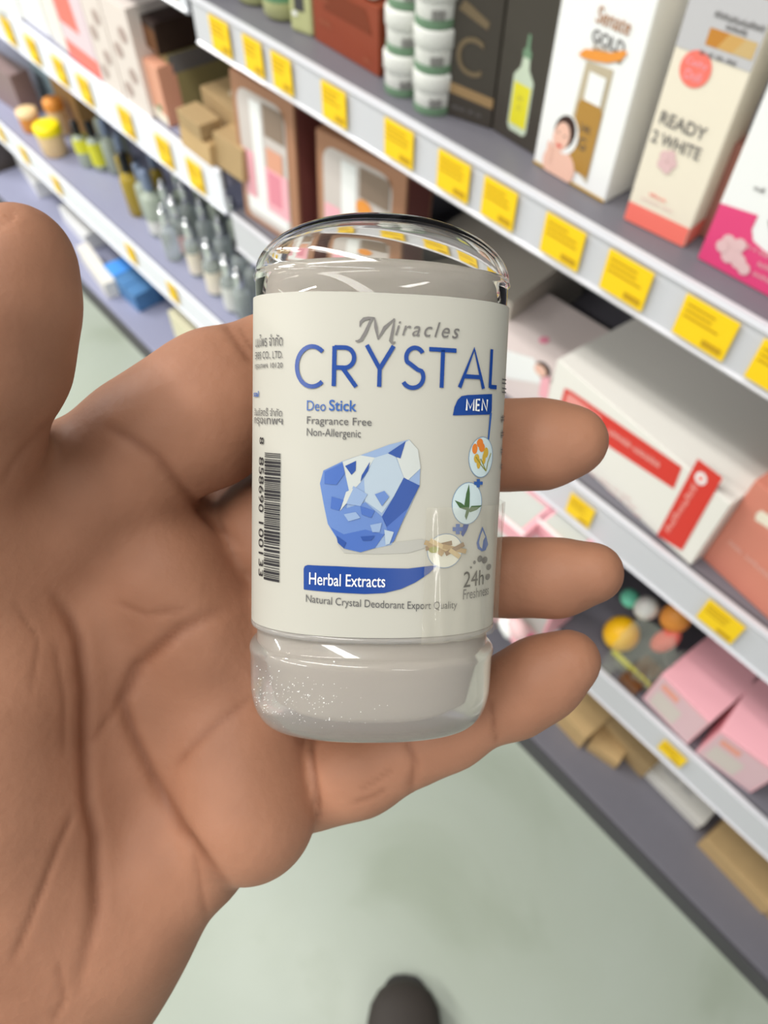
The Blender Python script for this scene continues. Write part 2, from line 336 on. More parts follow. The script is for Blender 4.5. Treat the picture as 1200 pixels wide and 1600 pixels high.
def blackboxes():
    o, f, t, s, wd = boxpx('dropper_carton', 'dark carton printed with a yellow dropper bottle', 'carton', S1, (768, 203), (838, 246), 0.16, 0.05, M['black'])
    cx = wd*.52; b0 = .010
    g = mat('pale_glass_print', (196, 208, 186), .4)
    f.poly([(cx-.012, b0+.004), (cx-.009, b0), (cx+.009, b0), (cx+.012, b0+.004), (cx+.012, b0+.046), (cx+.005, b0+.054), (cx+.004, b0+.062), (cx-.004, b0+.062), (cx-.005, b0+.054), (cx-.012, b0+.046)], g, o, 'printed_bottle', px=False)
    f.poly([(cx-.010, b0+.006), (cx+.010, b0+.006), (cx+.010, b0+.041), (cx-.010, b0+.041)], mat('lemon_liquid_print', (222, 212, 44), .4), o, 'printed_liquid', off=.0006, px=False)
    f.poly([(cx-.005, b0+.062), (cx+.005, b0+.062), (cx+.005, b0+.067), (cx+.002, b0+.070), (cx+.0015, b0+.080), (cx-.0015, b0+.080), (cx-.002, b0+.070), (cx-.005, b0+.067)], M['jarband'], o, 'printed_dropper', px=False)
    f.text('VIT', cx-.004, cx+.003, b0+.028, b0+.031, M['olive'], o, off=.001); f.text('C', cx-.002, cx+.002, b0+.020, b0+.024, M['olive'], o, off=.001)
    o, f, t, s, wd = boxpx('serum_carton', 'dark carton with large bronze letter C and orange stripe', 'carton', S1, (690, 177), (766, 203), 0.16, 0.05, M['black'])
    f.text('C', wd*.22, wd*.72, .040, .072, mat('dim_bronze_ink', (112, 96, 72), .5), o); f.poly([(wd*.2, .090), (wd*.75, .080), (wd*.78, .086), (wd*.3, .098)], mat('dim_bronze_ink', (112, 96, 72), .5), o, 'bronze_flourish', px=False)
    f.poly([(.0003, .022), (wd-.0003, .018), (wd-.0003, .027), (.0003, .031)], M['bronze'], o, 'orange_stripe', px=False)
    f.text('~~~~~ ~~ ~~', wd*.2, wd*.8, .008, .012, M['grey'], o)
    for k, (a, b, lb) in enumerate((((815, 172), (850, 192), 'dark carton standing behind the dropper carton'),)):
        boxpx('carton', lb, 'carton', S1, a, b, .14, .05, M['black'])
blackboxes()
def jar(c, r, h, z, label, parent=None):
    e = empty('cream_jar', (c[0], c[1], z)); tag(e, label, 'jar', 'white cream jars stacked on the top shelf')
    link('jar_body', lathe([(r*.80, 0), (r*.84, .001), (r*.90, .003), (r*.93, h*.52), (r*.93, h*.56)], (c[0], c[1], z)), M['jar'], e, smooth=True)
    link('green_base', lathe([(r*.80, -.0002), (r*.93, .0004), (r*.945, .0068), (r*.925, .0074)], (c[0], c[1], z), cap=False), M['jarband'], e)
    link('jar_lid', lathe([(r*.97, h*.57), (r, h*.59), (r, h*.94), (r*.96, h*.985), (r*.80, h*.992), (r*.78, h*.965)], (c[0], c[1], z)), M['jar'], e, smooth=True)
    V = []; Fc = []
    a0 = math.atan2(-c[1], -c[0]) - .25
    for k in range(9):
        n = len(V); a = a0+k*.07
        for aa in (a, a+.03+.02*(k % 2)):
            for zz in (h*.2, h*.42): V.append((c[0]+r*.945*math.cos(aa), c[1]+r*.945*math.sin(aa), z+zz))
        Fc.append((n, n+2, n+3, n+1))
    link('barcode_print', mesh(V, Fc), M['grey'], e)
jr, jh = .0215, .037
ca = atz(625, 142, S1); cb = atz(671, 170, S1)
for k, nm in enumerate(('lowest', 'second', 'third')):
    jar((ca[0]+.006+.002*k, ca[1]), jr, jh, S1+.0005+k*jh, 'white cream jar, %s in the stack by the rust carton' % nm)
    jar((cb[0]+.006-.001*k, cb[1]), jr, jh, S1+.0005+k*jh, 'white cream jar, %s in the stack by the dark carton' % nm)
def rustbox():
    o, f, t, s, wd = boxpx('soap_carton', 'wide rust red carton behind the jars with a pink tube on top', 'carton', S1, (492, 62), (592, 122), .062, .07, M['rust'])
    f.poly([(.02, .035), (wd-.01, .035), (wd-.02, .055), (.03, .055)], mat('deep_rust_print', (118, 48, 18), .5), o, 'dark_panel', px=False)
    f.text('~~~~~~', .012, .032, .020, .026, M['rustl'], o); f.text('~~~~ ~~~', .010, .030, .042, .046, M['rustl'], o); f.text('~~~', wd-.025, wd-.012, .008, .012, M['rustl'], o)
    A = f.at(.03, .062, 0)+np.array([.012, 0, .013]); B = f.at(wd*.88, .062, 0)+np.array([.008, 0, .0145])
    ax = B-A; L = np.linalg.norm(ax); e = empty('pink_tube', A); tag(e, 'pink tube with white round cap lying on the rust carton', 'tube')
    link('tube_body', lathe([(.004, 0), (.010, .006), (.0125, .02), (.0125, L-.016), (.012, L-.014)], A, axis=ax), M['pink'], e, smooth=True)
    link('tube_cap', lathe([(.0125, L-.014), (.0135, L-.012), (.0135, L), (.0115, L+.001), (.0105, L-.004)], A, axis=ax), M['cream'], e, smooth=True)
rustbox()
def greens():
    # pale green pack with a dark slot, and rounded pale green bottles beside it
    o, f, t, s, wd = boxpx('green_pack', 'pale green upright pack with a dark slot beside the rust carton', 'pack', S1, (455, 48), (489, 60), .07, .028, M['sage'], bevel=.004)
    f.poly([(wd*.25, .022), (wd*.7, .022), (wd*.7, .066), (wd*.25, .066)], M['darkgrey'], o, 'dark_slot', px=False)
    f.ell((461, 20), 4, 4, M['purewhite'], o, 'white_dot', off=.0008)
    for (px, py, lb) in ((424, 30, 'pale green rounded bottle next to the slotted pack'), (382, 6, 'pale green rounded bottle near the shelf end')):
        p = atz(px, py, S1); e = empty('lotion_bottle', (p[0]+.02, p[1], S1)); tag(e, lb, 'bottle', 'pale green bottles on the top shelf')
        link('bottle_body', lathe([(.020, .0005), (.024, .004), (.025, .02), (.024, .055), (.018, .066), (.009, .07)], (p[0]+.02, p[1], S1)), M['sage'], e, smooth=True)
        link('bottle_cap', lathe([(.010, .07), (.010, .09), (.009, .092)], (p[0]+.02, p[1], S1)), M['green'], e, smooth=True)
        link('green_leaf_print', lathe([(.0256, .020), (.0254, .036)], (p[0]+.02, p[1], S1), cap=False), M['green'], e)
greens()
def magbox():
    o, f, t, s, wd = boxpx('lotion_carton', 'large white and magenta carton with a rounded dark window', 'carton', S1, (1089, 404), (1285, 510), .17, .06, M['purewhite'])
    yb = .047
    f.poly([(.0004, .0004), (wd-.0004, .0004), (wd-.0004, .030), (wd*.42, .030), (wd*.32, .033), (wd*.28, .040), (wd*.28, yb+.004), (.0004, yb)], M['magenta'], o, 'magenta_panel', px=False)
    a0, a1 = wd*.36, wd*.95
    f.poly([(a0, .050), (a0+.006, .042), (a0+.016, .038), (a1, .038), (a1, .105), (a0, .105)], M['brownglass'], o, 'window', px=False)
    for k, (a, b, r) in enumerate(((.018, .024, .0055), (.025, .020, .006), (.031, .014, .006), (.022, .014, .0055), (.027, .026, .005), (.037, .011, .005), (.015, .019, .005))):
        link('white_blossom', mesh([f.at(a+r*math.cos(q), b+r*math.sin(q), .0007+.0001*k) for q in np.linspace(0, 6.283, 16, False)], [tuple(range(16))]), M['palepink'], o)
    f.text('~~~~ ~ ~~~~ ~~~~~~', wd*.25, wd*.62, .0265, .030, M['palepink'], o); f.text('~~~~~~~~~', wd*.42, wd*.62, .018, .022, M['palepink'], o); f.text('~~~~~~~~', wd*.42, wd*.6, .010, .014, M['palepink'], o)
    f.text('~~', wd*.18, wd*.25, .066, .070, M['grey'], o)
magbox()
# a clear rust-coloured pack seen in the gap between the cream and magenta cartons
boxpx('serum_carton', 'dull rust pink carton in the gap behind the cream carton', 'carton', S1, (1085, 365), (1110, 380), .075, .05, mat('dull_rose_carton', (168, 112, 100), .5))
boxpx('carton', 'white carton at the back behind the serum cartons', 'carton', S1, (925, 205), (1020, 262), .15, .05, M['lightgrey'])

# ------------------------------------------------------------------ near unit, middle shelf
def giftpack(bl, br, label, h, warm):
    o, f, t, s, wd = boxpx('gift_pack', label, 'gift pack', S2, bl, br, h, .05, mat('rose_brown_board', (170, 122, 92), .5), 'window gift packs on the middle shelf', lean=.06)
    r = .02; a0, a1, b0, b1 = wd*.08, wd*.86, .008, h*.93
    pts = []
    for cx, cz, q0 in ((a1-r*.6, b0+r*.6, -90), (a1-r, b1-r, 0), (a0+r, b1-r, 90), (a0+r*.6, b0+r*.6, 180)):
        rr = r if cz > h/2 else r*.6
        pts += [(cx+rr*math.cos(math.radians(q0+k*15)), cz+rr*math.sin(math.radians(q0+k*15))) for k in range(7)]
    wn = f.poly(pts, mat('pale_window_lining', (206, 196, 190), .4), o, 'window', px=False)
    def pan(x0, x1, z0, z1, mm, nm, off):
        q = [(a0+(a1-a0)*x0, b0+(b1-b0)*z0), (a0+(a1-a0)*x1, b0+(b1-b0)*z0), (a0+(a1-a0)*x1, b0+(b1-b0)*z1), (a0+(a1-a0)*x0, b0+(b1-b0)*z1)]
        f.poly(q, mm, o, nm, off=off, px=False)
    pan(.06, .94, .06, .20, M['purewhite'], 'white_tray', .0008)
    pan(.02, .26, .18, .55, M['pink'], 'pink_sachet', .0010); pan(.28, .50, .20, .95, M['purewhite'], 'white_tube', .0010)
    pan(.50, .98, .15, .5, M['pink'], 'pink_box', .0012); pan(.56, .84, .22, .48, mat('rose_print', (226, 140, 156), .5), 'rose_panel', .0014)
    if warm:
        cx, cz = a0+(a1-a0)*.62, b0+(b1-b0)*.66
        link('orange_face_print', mesh([f.at(cx+.014*math.cos(k), cz+.012*math.sin(k), .0014) for k in np.linspace(0, 6.283, 20, False)], [tuple(range(20))]), M['orange'], o)
    else: pan(.56, .9, .5, .66, M['peach'], 'peach_panel', .0013)
    pan(.55, .97, .74, .97, mat('taupe_shade', (140, 120, 104), .5), 'taupe_insert', .0013)
    s.poly([(.004, .004), (.046, .004), (.046, h-.004), (.004, h-.004)], mat('maroon_side', (124, 70, 66), .5), o, 'maroon_side', px=False)
giftpack((384, 335), (470, 393), 'rose brown gift pack with pink items, leaning beside the unit joint', .20, False)
giftpack((500, 412), (622, 487), 'rose brown gift pack with orange face print behind the bottle cap', .185, True)
o, f, t, s, wd = boxpx('carton', 'plain greyish white carton beside the dark gap on the middle shelf', 'carton', S2, (640, 470), (785, 560), .085, .17, mat('warm_grey_carton', (188, 180, 168), .55))
o, f, t, s, wd = boxpx('mask_carton', 'white and pink mask carton with a portrait head print', 'carton', S2, (745, 585), (862, 668), .058, .12, mat('blush_white_carton', (226, 212, 208), .5))
t.ell((850, 532), 11, 8, mat('pink_dot_print', (228, 140, 162), .5), o, 'pink_dot')
def headprint(P):
    P.poly([(786, 545), (835, 560), (848, 600), (790, 590)], M['purewhite'], o, 'white_text_panel', off=.0005)
    P.poly([(846, 590), (860, 588), (856, 625), (842, 618)], M['pink'], o, 'pink_edge', off=.0006)
    P.ell((850, 576), 13, 11, M['hairp'], o, 'printed_hair', off=.0008); P.ell((845, 578), 11, 9, M['skinp'], o, 'printed_face', off=.0010)
headprint(f)
def bigwhite():
    o, f, t, s, wd = boxpx('cream_carton', 'large white carton with red band and red brand block', 'carton', S2, (843, 668), (1078, 884), .106, .145, M['white'])
    # red outline band and solid block, printed on the front
    f.poly([(883, 606), (895, 612), (1066, 730), (1053, 764), (872, 645)], M['red'], o, 'red_band')
    f.poly([(887, 614), (896, 618), (940, 652), (934, 676), (880, 640)], mat('pale_red_print', (232, 150, 142), .5), o, 'pale_band_end', off=.0006)
    a, b = f.st(948, 680); a2, b2 = f.st(1030, 725)
    def line(txt, p, q, hgt, mm, **k):
        (a, b), (a2, b2) = f.st(*p), f.st(*q); V, Fc = textmesh(txt, **k); V = fit2(V, 0, 1, 0, hgt)
        d = np.array([a2-a, b2-b]); L = np.linalg.norm(d); d /= L; n = np.array([-d[1], d[0]])
        link('lettering', mesh([f.at(*(np.array([a, b])+d*v[0]*L+n*v[1]), .0009) for v in V], Fc), mm, o)
    line('~~~~~~~~~~~ ~~~~~~~~~~~~', (950, 676), (1030, 731), .008, mat('band_lettering', (246, 190, 180), .5))
    f.poly([(1091, 716), (1130, 746), (1066, 860), (1027, 836)], M['red'], o, 'red_block', off=.0006)
    c = f.st(1096, 748)
    f.ell((1096, 747), 12, 12, M['purewhite'], o, 'white_seal', off=.0009); f.ell((1096, 747), 5, 5, M['coral'], o, 'seal_mark', off=.0011)
    line('~~~~~~~', (1046, 832), (1091, 762), .0070, mat('block_lettering', (240, 170, 160), .5))
    for k in range(3):
        line('~~~~~ ~~~~~~ ~~ ~~~~', (915+8*k, 735+14*k), (985+8*k, 782+14*k), .004, M['palepink'])
    line('~~~~~~~~~~~', (1010-90, 760), (1000, 815), .004, M['lightgrey'])
bigwhite()
def salmon():
    o, f, t, s, wd = boxpx('cream_carton', 'salmon pink carton at the right edge of the middle shelf', 'carton', S2, (1096, 872), (1330, 1088), .13, .12, M['salmon'])
    (a, b), (a2, b2) = f.st(1140, 846), f.st(1240, 920)
    f.text('~~~~ ~~~~~~~~ ~~~~ ~~~~', a, a+.09, b-.002, b+.004, mat('faint_pink_letters', (238, 190, 176), .5), o)
    f.poly([(1182, 802), (1190, 797), (1240, 830), (1240, 850), (1180, 812)], M['cream'], o, 'cream_stripe')
salmon()

# ------------------------------------------------------------------ near unit, low shelf
def pinkbox(bl, br, label, h=.085):
    o, f, t, s, wd = boxpx('sachet_carton', label, 'carton', S3, bl, br, h, .10, M['pink'], 'pink sachet cartons on the low shelf')
    f.poly([(.002, .002), (wd-.002, .002), (wd-.002, h*.93), (.002, h*.93)], mat('lilac_pink_panel', (222, 186, 192), .5), o, 'lilac_panel', px=False)
    f.poly([(wd*.12, h*.12), (wd*.62, h*.12), (wd*.62, h*.58), (wd*.12, h*.58)], mat('greige_panel', (212, 200, 192), .5), o, 'greige_panel', off=.0006, px=False)
    f.poly([(wd*.12, h*.68), (wd*.45, h*.68), (wd*.45, h*.84), (wd*.12, h*.84)], mat('peach_stripe', (236, 160, 140), .5), o, 'peach_stripe', off=.0006, px=False)
    return o
pinkbox((1003, 1092), (1073, 1164), 'pink sachet carton next to the bagged yellow fruit toy')
pinkbox((1086, 1176), (1172, 1240), 'pink sachet carton, nearer one beside the dark gap')
for bl, br, lb in (((700, 905), (778, 975), 'pink carton glimpsed between the middle and ring fingers'), ((794, 952), (846, 1004), 'pink trimmed carton glimpsed above the ring fingertip')):
    o, f, t, s, wd = boxpx('window_carton', lb, 'carton', S3, bl, br, .225, .06, M['pink'], 'pink cartons glimpsed between the fingers')
    f.poly([(.004, .01), (wd-.004, .01), (wd-.004, .195), (.004, .195)], mat('pale_grey_window', (196, 198, 192), .3), o, 'grey_window', px=False)
    t.poly([(.008, .006), (wd-.008, .006), (wd-.008, .052), (.008, .052)], mat('pale_grey_window', (196, 198, 192), .3), o, 'grey_window', px=False)
    t.poly([(.001, .001), (wd-.001, .001), (wd-.001, .005), (.001, .005)], M['purewhite'], o, 'white_edge', px=False)
    f.poly([(.004, .195), (wd-.004, .195), (wd-.004, .202), (.004, .202)], M['purewhite'], o, 'white_edge', off=.0006, px=False)
def ribbon():
    p = atz(797, 1010, S3); e = empty('pink_pouch', (p[0], p[1], S3)); tag(e, 'glossy pink and white ribboned pouch beside the bottle edge', 'pouch')
    for k, (dy, r, mm) in enumerate(((0.0, .012, 'pink'), (.018, .012, 'purewhite'), (-.018, .011, 'magenta'), (.005, .011, 'palepink'))):
        V = lathe([(.001, -.02), (r, -.012), (r*1.1, 0), (r, .012), (.001, .02)], (p[0]+.015, p[1]+dy, S3+.014+.014*(k == 3)), axis=(0.3, 1, .25)); link('ribbon_fold', V, M[mm], e, smooth=True)
ribbon()
def fruitbag():
    b = atz(985, 1075, S3); z = S3
    def sph(name, lb, px, py, x, r, mm, sy=1.0, cat='toy'):
        p = atx(px, py, x); pr = [(max(r*math.sin(a), .0003), -r*sy*math.cos(a)) for a in np.linspace(0, math.pi, 12)]
        o = link(name, lathe(pr, p, axis=(.1, -.2, 1)), M[mm], base=p, smooth=True); tag(o, lb, cat); return o
    y = sph('yellow_fruit', 'round yellow fruit shaped item inside the clear bag', 971, 990, .515, .0235, 'yellow', 1.1, 'fruit shape')
    sph('orange_fruit', 'amber round item at the back of the clear bag', 1056, 965, .54, .018, 'orange', 1.2, 'fruit shape')
    sph('pink_fruit', 'long pink item in the clear bag beside the pink carton', 1040, 1000, .53, .013, 'coral', 2.3, 'fruit shape')
    sph('mint_item', 'mint green item at the top of the clear bag', 985, 935, .53, .013, 'mint', .8, 'item')
    sph('white_item', 'white glossy item in the clear bag above the pink one', 1010, 950, .53, .015, 'jar', 1.2, 'item')
    p0 = atz(940, 1040, z); p1 = atz(1010, 1090, z)
    V = []; Fc = []; nx, nz = 10, 8
    rnd = random.Random(4)
    for j in range(nz+1):
        for i in range(nx+1):
            a = i/nx; q = p0*(1-a)+p1*a; t = j/nz
            V.append((q[0]+.02*math.sin(math.pi*t)*-.6+.005*rnd.uniform(-1.8, 1.8)+.02*t, q[1], z+.004+.115*t+.004*rnd.uniform(-1, 1)))
    for j in range(nz):
        for i in range(nx): n = j*(nx+1)+i; Fc.append((n, n+1, n+nx+2, n+nx+1))
    o = link('clear_bag', mesh(V, Fc), M['film'], base=(p0+p1)/2, smooth=True); tag(o, 'crumpled clear bag around the yellow fruit shape', 'bag')
    a0 = atx(955, 1020, .497); a1 = atx(1012, 1075, .497); 
    st = link('yellow_strip', hexa([a0+(0, 0, 0), a1, a1+(.004, 0, 0), a0+(.004, 0, 0), a0+(0, 0, .008), a1+(0, 0, .008), a1+(.004, 0, .008), a0+(.004, 0, .008)]), M['lemon'], o)
    p = atz(985, 1085, z); boxpx('small_brown_box', 'small brown box lying in front of the clear bag', 'box', z, (965, 1062), (990, 1088), .018, .05, M['brown'])
fruitbag()
boxpx('carton', 'dark violet carton beside the nearer pink carton', 'carton', S3, (1205, 1215), (1260, 1275), .05, .06, M['black'])

# ------------------------------------------------------------------ near unit, base deck
boxpx('kraft_box', 'tan kraft box behind the pinky tip on the base deck', 'box', DK, (866, 1128), (905, 1170), .06, .08, M['kraftd'])
boxpx('kraft_box', 'long kraft carton lying flat below the low rail', 'box', DK, (908, 1118), (1002, 1216), .055, .035, M['kraft'])
boxpx('kraft_box', 'small kraft box in front on the base deck', 'box', DK, (914, 1170), (960, 1202), .03, .045, M['kraftd'])
o, f, t, s, wd = boxpx('white_box', 'long flat white box on the base deck', 'box', DK, (988, 1195), (1088, 1296), .035, .11, M['white'])
t.text('~~~~ ~~~', wd*.3, wd*.7, .02, .03, M['lightgrey'], o)
o, f, t, s, wd = boxpx('kraft_box', 'large long kraft box near the right edge of the base deck', 'box', DK, (1088, 1320), (1190, 1428), .045, .13, M['kraftd'])
boxpx('kraft_box', 'kraft box at the bottom right corner of the photo', 'box', DK, (1184, 1418), (1250, 1490), .03, .12, M['kraft'])

# ------------------------------------------------------------------ far unit, upper shelves
def topbox(*a, **k): return boxpx(*a, **k)
boxpx('carton', 'plain white carton at the left end of the far middle shelf', 'carton', T1, (-20, 10), (36, 32), .12, .08, M['purewhite'])
boxpx('carton', 'white carton with grey seam beside the coral carton', 'carton', T1, (38, 30), (80, 60), .15, .08, M['purewhite'])
boxpx('carton', 'second white carton touching the coral carton', 'carton', T1, (83, 62), (108, 84), .15, .08, M['white'])
o, f, t, s, wd = boxpx('coral_carton', 'coral and white carton with a coral foot band', 'carton', T1, (110, 86), (161, 127), .15, .08, mat('lilac_white_carton', (226, 206, 212), .5))
f.poly([(.0004, .0004), (wd-.0004, .0004), (wd-.0004, .028), (.0004, .028)], M['coral'], o, 'coral_foot', px=False)
f.poly([(.006, .055), (wd*.65, .055), (wd*.6, .145), (.0, .145)], M['coral'], o, 'coral_splash', px=False)
for k, (bl, br, lb) in enumerate((((163, 130), (196, 155), 'white floral carton touching the coral carton'), ((198, 157), (238, 186), 'white floral carton before the clear pack'))):
    o, f, t, s, wd = boxpx('floral_carton', lb, 'carton', T1, bl, br, .15, .08, mat('petal_white_carton', (226, 214, 206), .5), 'white floral cartons on the far shelf')
    for j in range(4):
        a, b = wd*(.3+.35*(j % 2)), .025+.028*j
        link('petal_print', mesh([f.at(a+wd*.16*math.cos(q), b+.011*math.sin(q), .0006) for q in np.linspace(0, 6.283, 16, False)], [tuple(range(16))]), mat('mauve_print', (178, 156, 148), .5), o)
o, f, t, s, wd = boxpx('peach_pack', 'peach printed pack with green leaf next to floral carton', 'pack', T1, (238, 178), (266, 200), .085, .03, M['peach'])
f.ell((250, 168), 3, 4, M['green'], o, 'leaf_print'); f.poly([(.001, .001), (wd-.001, .001), (wd-.001, .015), (.001, .02)], M['cream'], o, 'cream_foot', px=False)
o, f, t, s, wd = boxpx('olive_carton', 'olive beige carton with grey lid under the brown box', 'carton', T1, (266, 178), (284, 193), .096, .17, M['olive'])
s.poly([(.001, .07), (.169, .07), (.169, .095), (.001, .095)], M['grey'], o, 'grey_band', px=False)
o, f, t, s, wd = boxpx('olive_carton', 'second olive carton towards the back of the far shelf', 'carton', T1, (352, 108), (380, 126), .08, .06, mat('dark_olive_carton', (104, 96, 62), .5))
# brown box lying on the olive carton
A = atz(275, 165, T1)
zb = T1+.0975
o, f, t, s, wd = boxpx('brown_box', 'dark brown box with amber edge lying on the olive carton', 'box', zb, (216, 62), (250, 88), .040, .14, M['darkbrown'])
f.poly([(.001, .001), (wd-.001, .001), (wd-.001, .031), (.001, .031)], M['brown'], o, 'amber_face', px=False)
for k, (bl, br, h, lb, mm, dp, le) in enumerate((((284, 226), (330, 262), .030, 'small open kraft box at the front of the far shelf', 'kraftd', .03, .1),
                                       ((326, 206), (384, 252), .066, 'kraft box with round sticker on top', 'kraft', .07, 0),
                                       ((335, 256), (380, 287), .045, 'crumpled kraft box beside the unit joint', 'kraft', .06, .15))):
    o, f, t, s, wd = boxpx('kraft_box', lb, 'box', T1, bl, br, h, dp, M[mm], 'kraft boxes on the far shelf', lean=le)
    if k == 1: n = 24; link('round_sticker', mesh([t.at(wd*.5+.016*math.cos(q), .035+.016*math.sin(q), .0006) for q in np.linspace(0, 6.283, n, False)], [tuple(range(n))]), mat('pale_sticker', (206, 190, 162), .5), o)
o, f, t, s, wd = boxpx('kraft_box', 'kraft box lying on the sticker box pile', 'box', T1+.0315, (280, 194), (316, 222), .022, .035, M['kraft'], 'kraft boxes on the far shelf')

# far unit, low shelf: bottles
def bottle(px, py, r, h, body, cap, capm, label, lab=None, labm=None, z=T2, group='perfume and oil bottles on the far low shelf'):
    p = atz(px, py, z); c = (p[0]+r, p[1], z+.0005); e = empty('perfume_bottle', c); tag(e, label, 'bottle', group)
    hb = h*.68
    link('bottle_body', lathe([(r*.85, 0), (r, .003), (r, hb*.85), (r*.85, hb*.95), (r*.38, hb), (r*.36, hb+.006)], c, 20), M[body], e, smooth=True)
    link('bottle_cap', lathe([(r*.48, hb+.005), (r*.5, hb+.006), (r*.5, h-.002), (r*.45, h), (r*.1, h+.0005)], c, 20), M[capm], e, smooth=True)
    if capm == 'chrome': link('cap_knob', lathe([(r*.2, h), (r*.3, h+.004), (r*.3, h+.008), (r*.15, h+.012), (r*.02, h+.0125)], c, 14), M['chrome'], e, smooth=True)
    if lab: link('bottle_label', lathe([(r*1.02, hb*lab[0]), (r*1.02, hb*lab[1])], c, 20, cap=False), M[labm], e)
bl_ = [(150, 268, .016, .10, 'mist', 1, 'blacklid', 'clear bottle with yellow label and black cap', (.2, .9), 'lemon'),
       (128, 262, .015, .095, 'mist', 1, 'blacklid', 'greenish bottle with yellow neck label', (.5, .95), 'lemon'),
       (172, 272, .017, .11, 'mist', 1, 'bluecap', 'pale bottle with slate blue cap', None, None),
       (205, 338, .018, .125, 'oil', 1, 'blacklid', 'golden oil bottle with black cap', None, None),
       (195, 298, .016, .11, 'oil', 1, 'bluecap', 'golden oil bottle with slate cap behind', None, None),
       (238, 370, .019, .13, 'mist', 1, 'bluecap', 'tall milky bottle with stacked slate cap', (.1, .4), 'jar'),
       (245, 318, .014, .10, 'oil', 1, 'bluecap', 'amber bottle at the back with slate cap', None, None),
       (262, 372, .016, .105, 'glass', 1, 'chrome', 'clear bottle with chrome cap, first of the chrome row', None, None),
       (278, 398, .016, .105, 'glass', 1, 'chrome', 'clear bottle with chrome cap and mauve liquid', (.1, .6), 'palepink'),
       (300, 432, .014, .105, 'glass', 1, 'chrome', 'slim clear bottle with cream label and chrome cap', (.1, .7), 'cream'),
       (328, 462, .016, .10, 'glass', 1, 'chrome', 'clear bottle with cream label and red mark', (.1, .75), 'cream'),
       (355, 488, .016, .10, 'glass', 1, 'chrome', 'clear bottle with white label by the index finger', (.1, .8), 'jar'),
       (292, 372, .015, .10, 'glass', 1, 'chrome', 'clear bottle with chrome cap in the second row', None, None),
       (318, 398, .015, .10, 'glass', 1, 'chrome', 'clear bottle with chrome cap behind the cream label', None, None),
       (345, 425, .015, .10, 'glass', 1, 'chrome', 'clear bottle with chrome cap, nearer second row', None, None),
       (372, 452, .015, .095, 'glass', 1, 'blacklid', 'clear round bottle with black stopper', None, None),
       (392, 470, .016, .09, 'glass', 1, 'chrome', 'clear bottle with chrome cap beside the bottle held', None, None),
       (335, 368, .014, .10, 'mist', 1, 'chrome', 'grey tinted bottle in the dark at the back', None, None),
       (365, 395, .014, .10, 'mist', 1, 'chrome', 'grey tinted bottle at the back near the joint', None, None),
       (310, 340, .014, .10, 'mist', 1, 'chrome', 'grey tinted bottle at the back under the rail', None, None)]
bl_ += [(225, 342, .015, .11, 'mist', 1, 'bluecap', 'pale bottle with slate cap between the golden and milky ones', None, None),
        (262, 408, .015, .10, 'glass', 1, 'chrome', 'clear bottle with chrome cap at the front of the row', None, None),
        (282, 350, .014, .10, 'mist', 1, 'chrome', 'grey green bottle with chrome cap in the third row', None, None),
        (372, 500, .015, .09, 'glass', 1, 'chrome', 'short clear bottle with chrome cap nearest the index finger', None, None),
        (392, 440, .014, .10, 'mist', 1, 'chrome', 'grey green bottle with chrome cap beside the cap of the stick', None, None),
        (160, 235, .014, .10, 'mist', 1, 'blacklid', 'olive tinted bottle with black cap at the back', None, None),
        (190, 262, .014, .10, 'mist', 1, 'bluecap', 'olive tinted bottle with slate cap at the back', None, None)]
for b in bl_: bottle(b[0], b[1], b[2]*1.12, b[3]*1.08, *b[4:])
def tub(px, py, r, h, mm, lid, label, z=T2):
    p = atz(px, py, z); c = (p[0]+r, p[1], z+.0005); e = empty('lidded_tub', c); tag(e, label, 'tub')
    link('tub_body', lathe([(r*.85, 0), (r*.95, .003), (r, h*.7), (r*1.0, h*.72)], c), M[mm], e, smooth=True)
    link('tub_lid', lathe([(r*1.04, h*.72), (r*1.05, h*.75), (r*1.05, h*.95), (r*.9, h), (r*.1, h+.001)], c), M[lid], e, smooth=True)
M['peachtub'] = mat('peach_tub_plastic', (246, 212, 160), .4); M['sunlid'] = mat('sun_yellow_lid', (255, 232, 20), .4)
tub(70, 246, .030, .07, 'peachtub', 'sunlid', 'peach tub with a bright yellow lid at the front')
tub(38, 208, .024, .05, 'orange', 'peachtub', 'small orange tub left of the yellow lidded tub')
tub(86, 212, .022, .08, 'peachtub', 'orange', 'peach tub with orange lid behind the yellow lidded tub')
boxpx('blue_pack', 'pale blue pack standing behind the peach tubs', 'pack', T2, (66, 152), (94, 172), .11, .03, mat('pale_blue_pack', (168, 192, 200), .5))
boxpx('tan_carton', 'tan brown carton behind the black capped bottles', 'carton', T2, (98, 182), (135, 215), .13, .05, mat('tan_brown_carton', (178, 138, 84), .5))
boxpx('mauve_carton', 'dusky mauve carton at the left photo edge, far low shelf', 'carton', T2, (-10, 150), (40, 185), .1, .05, mat('dusky_mauve_carton', (142, 120, 118), .5))
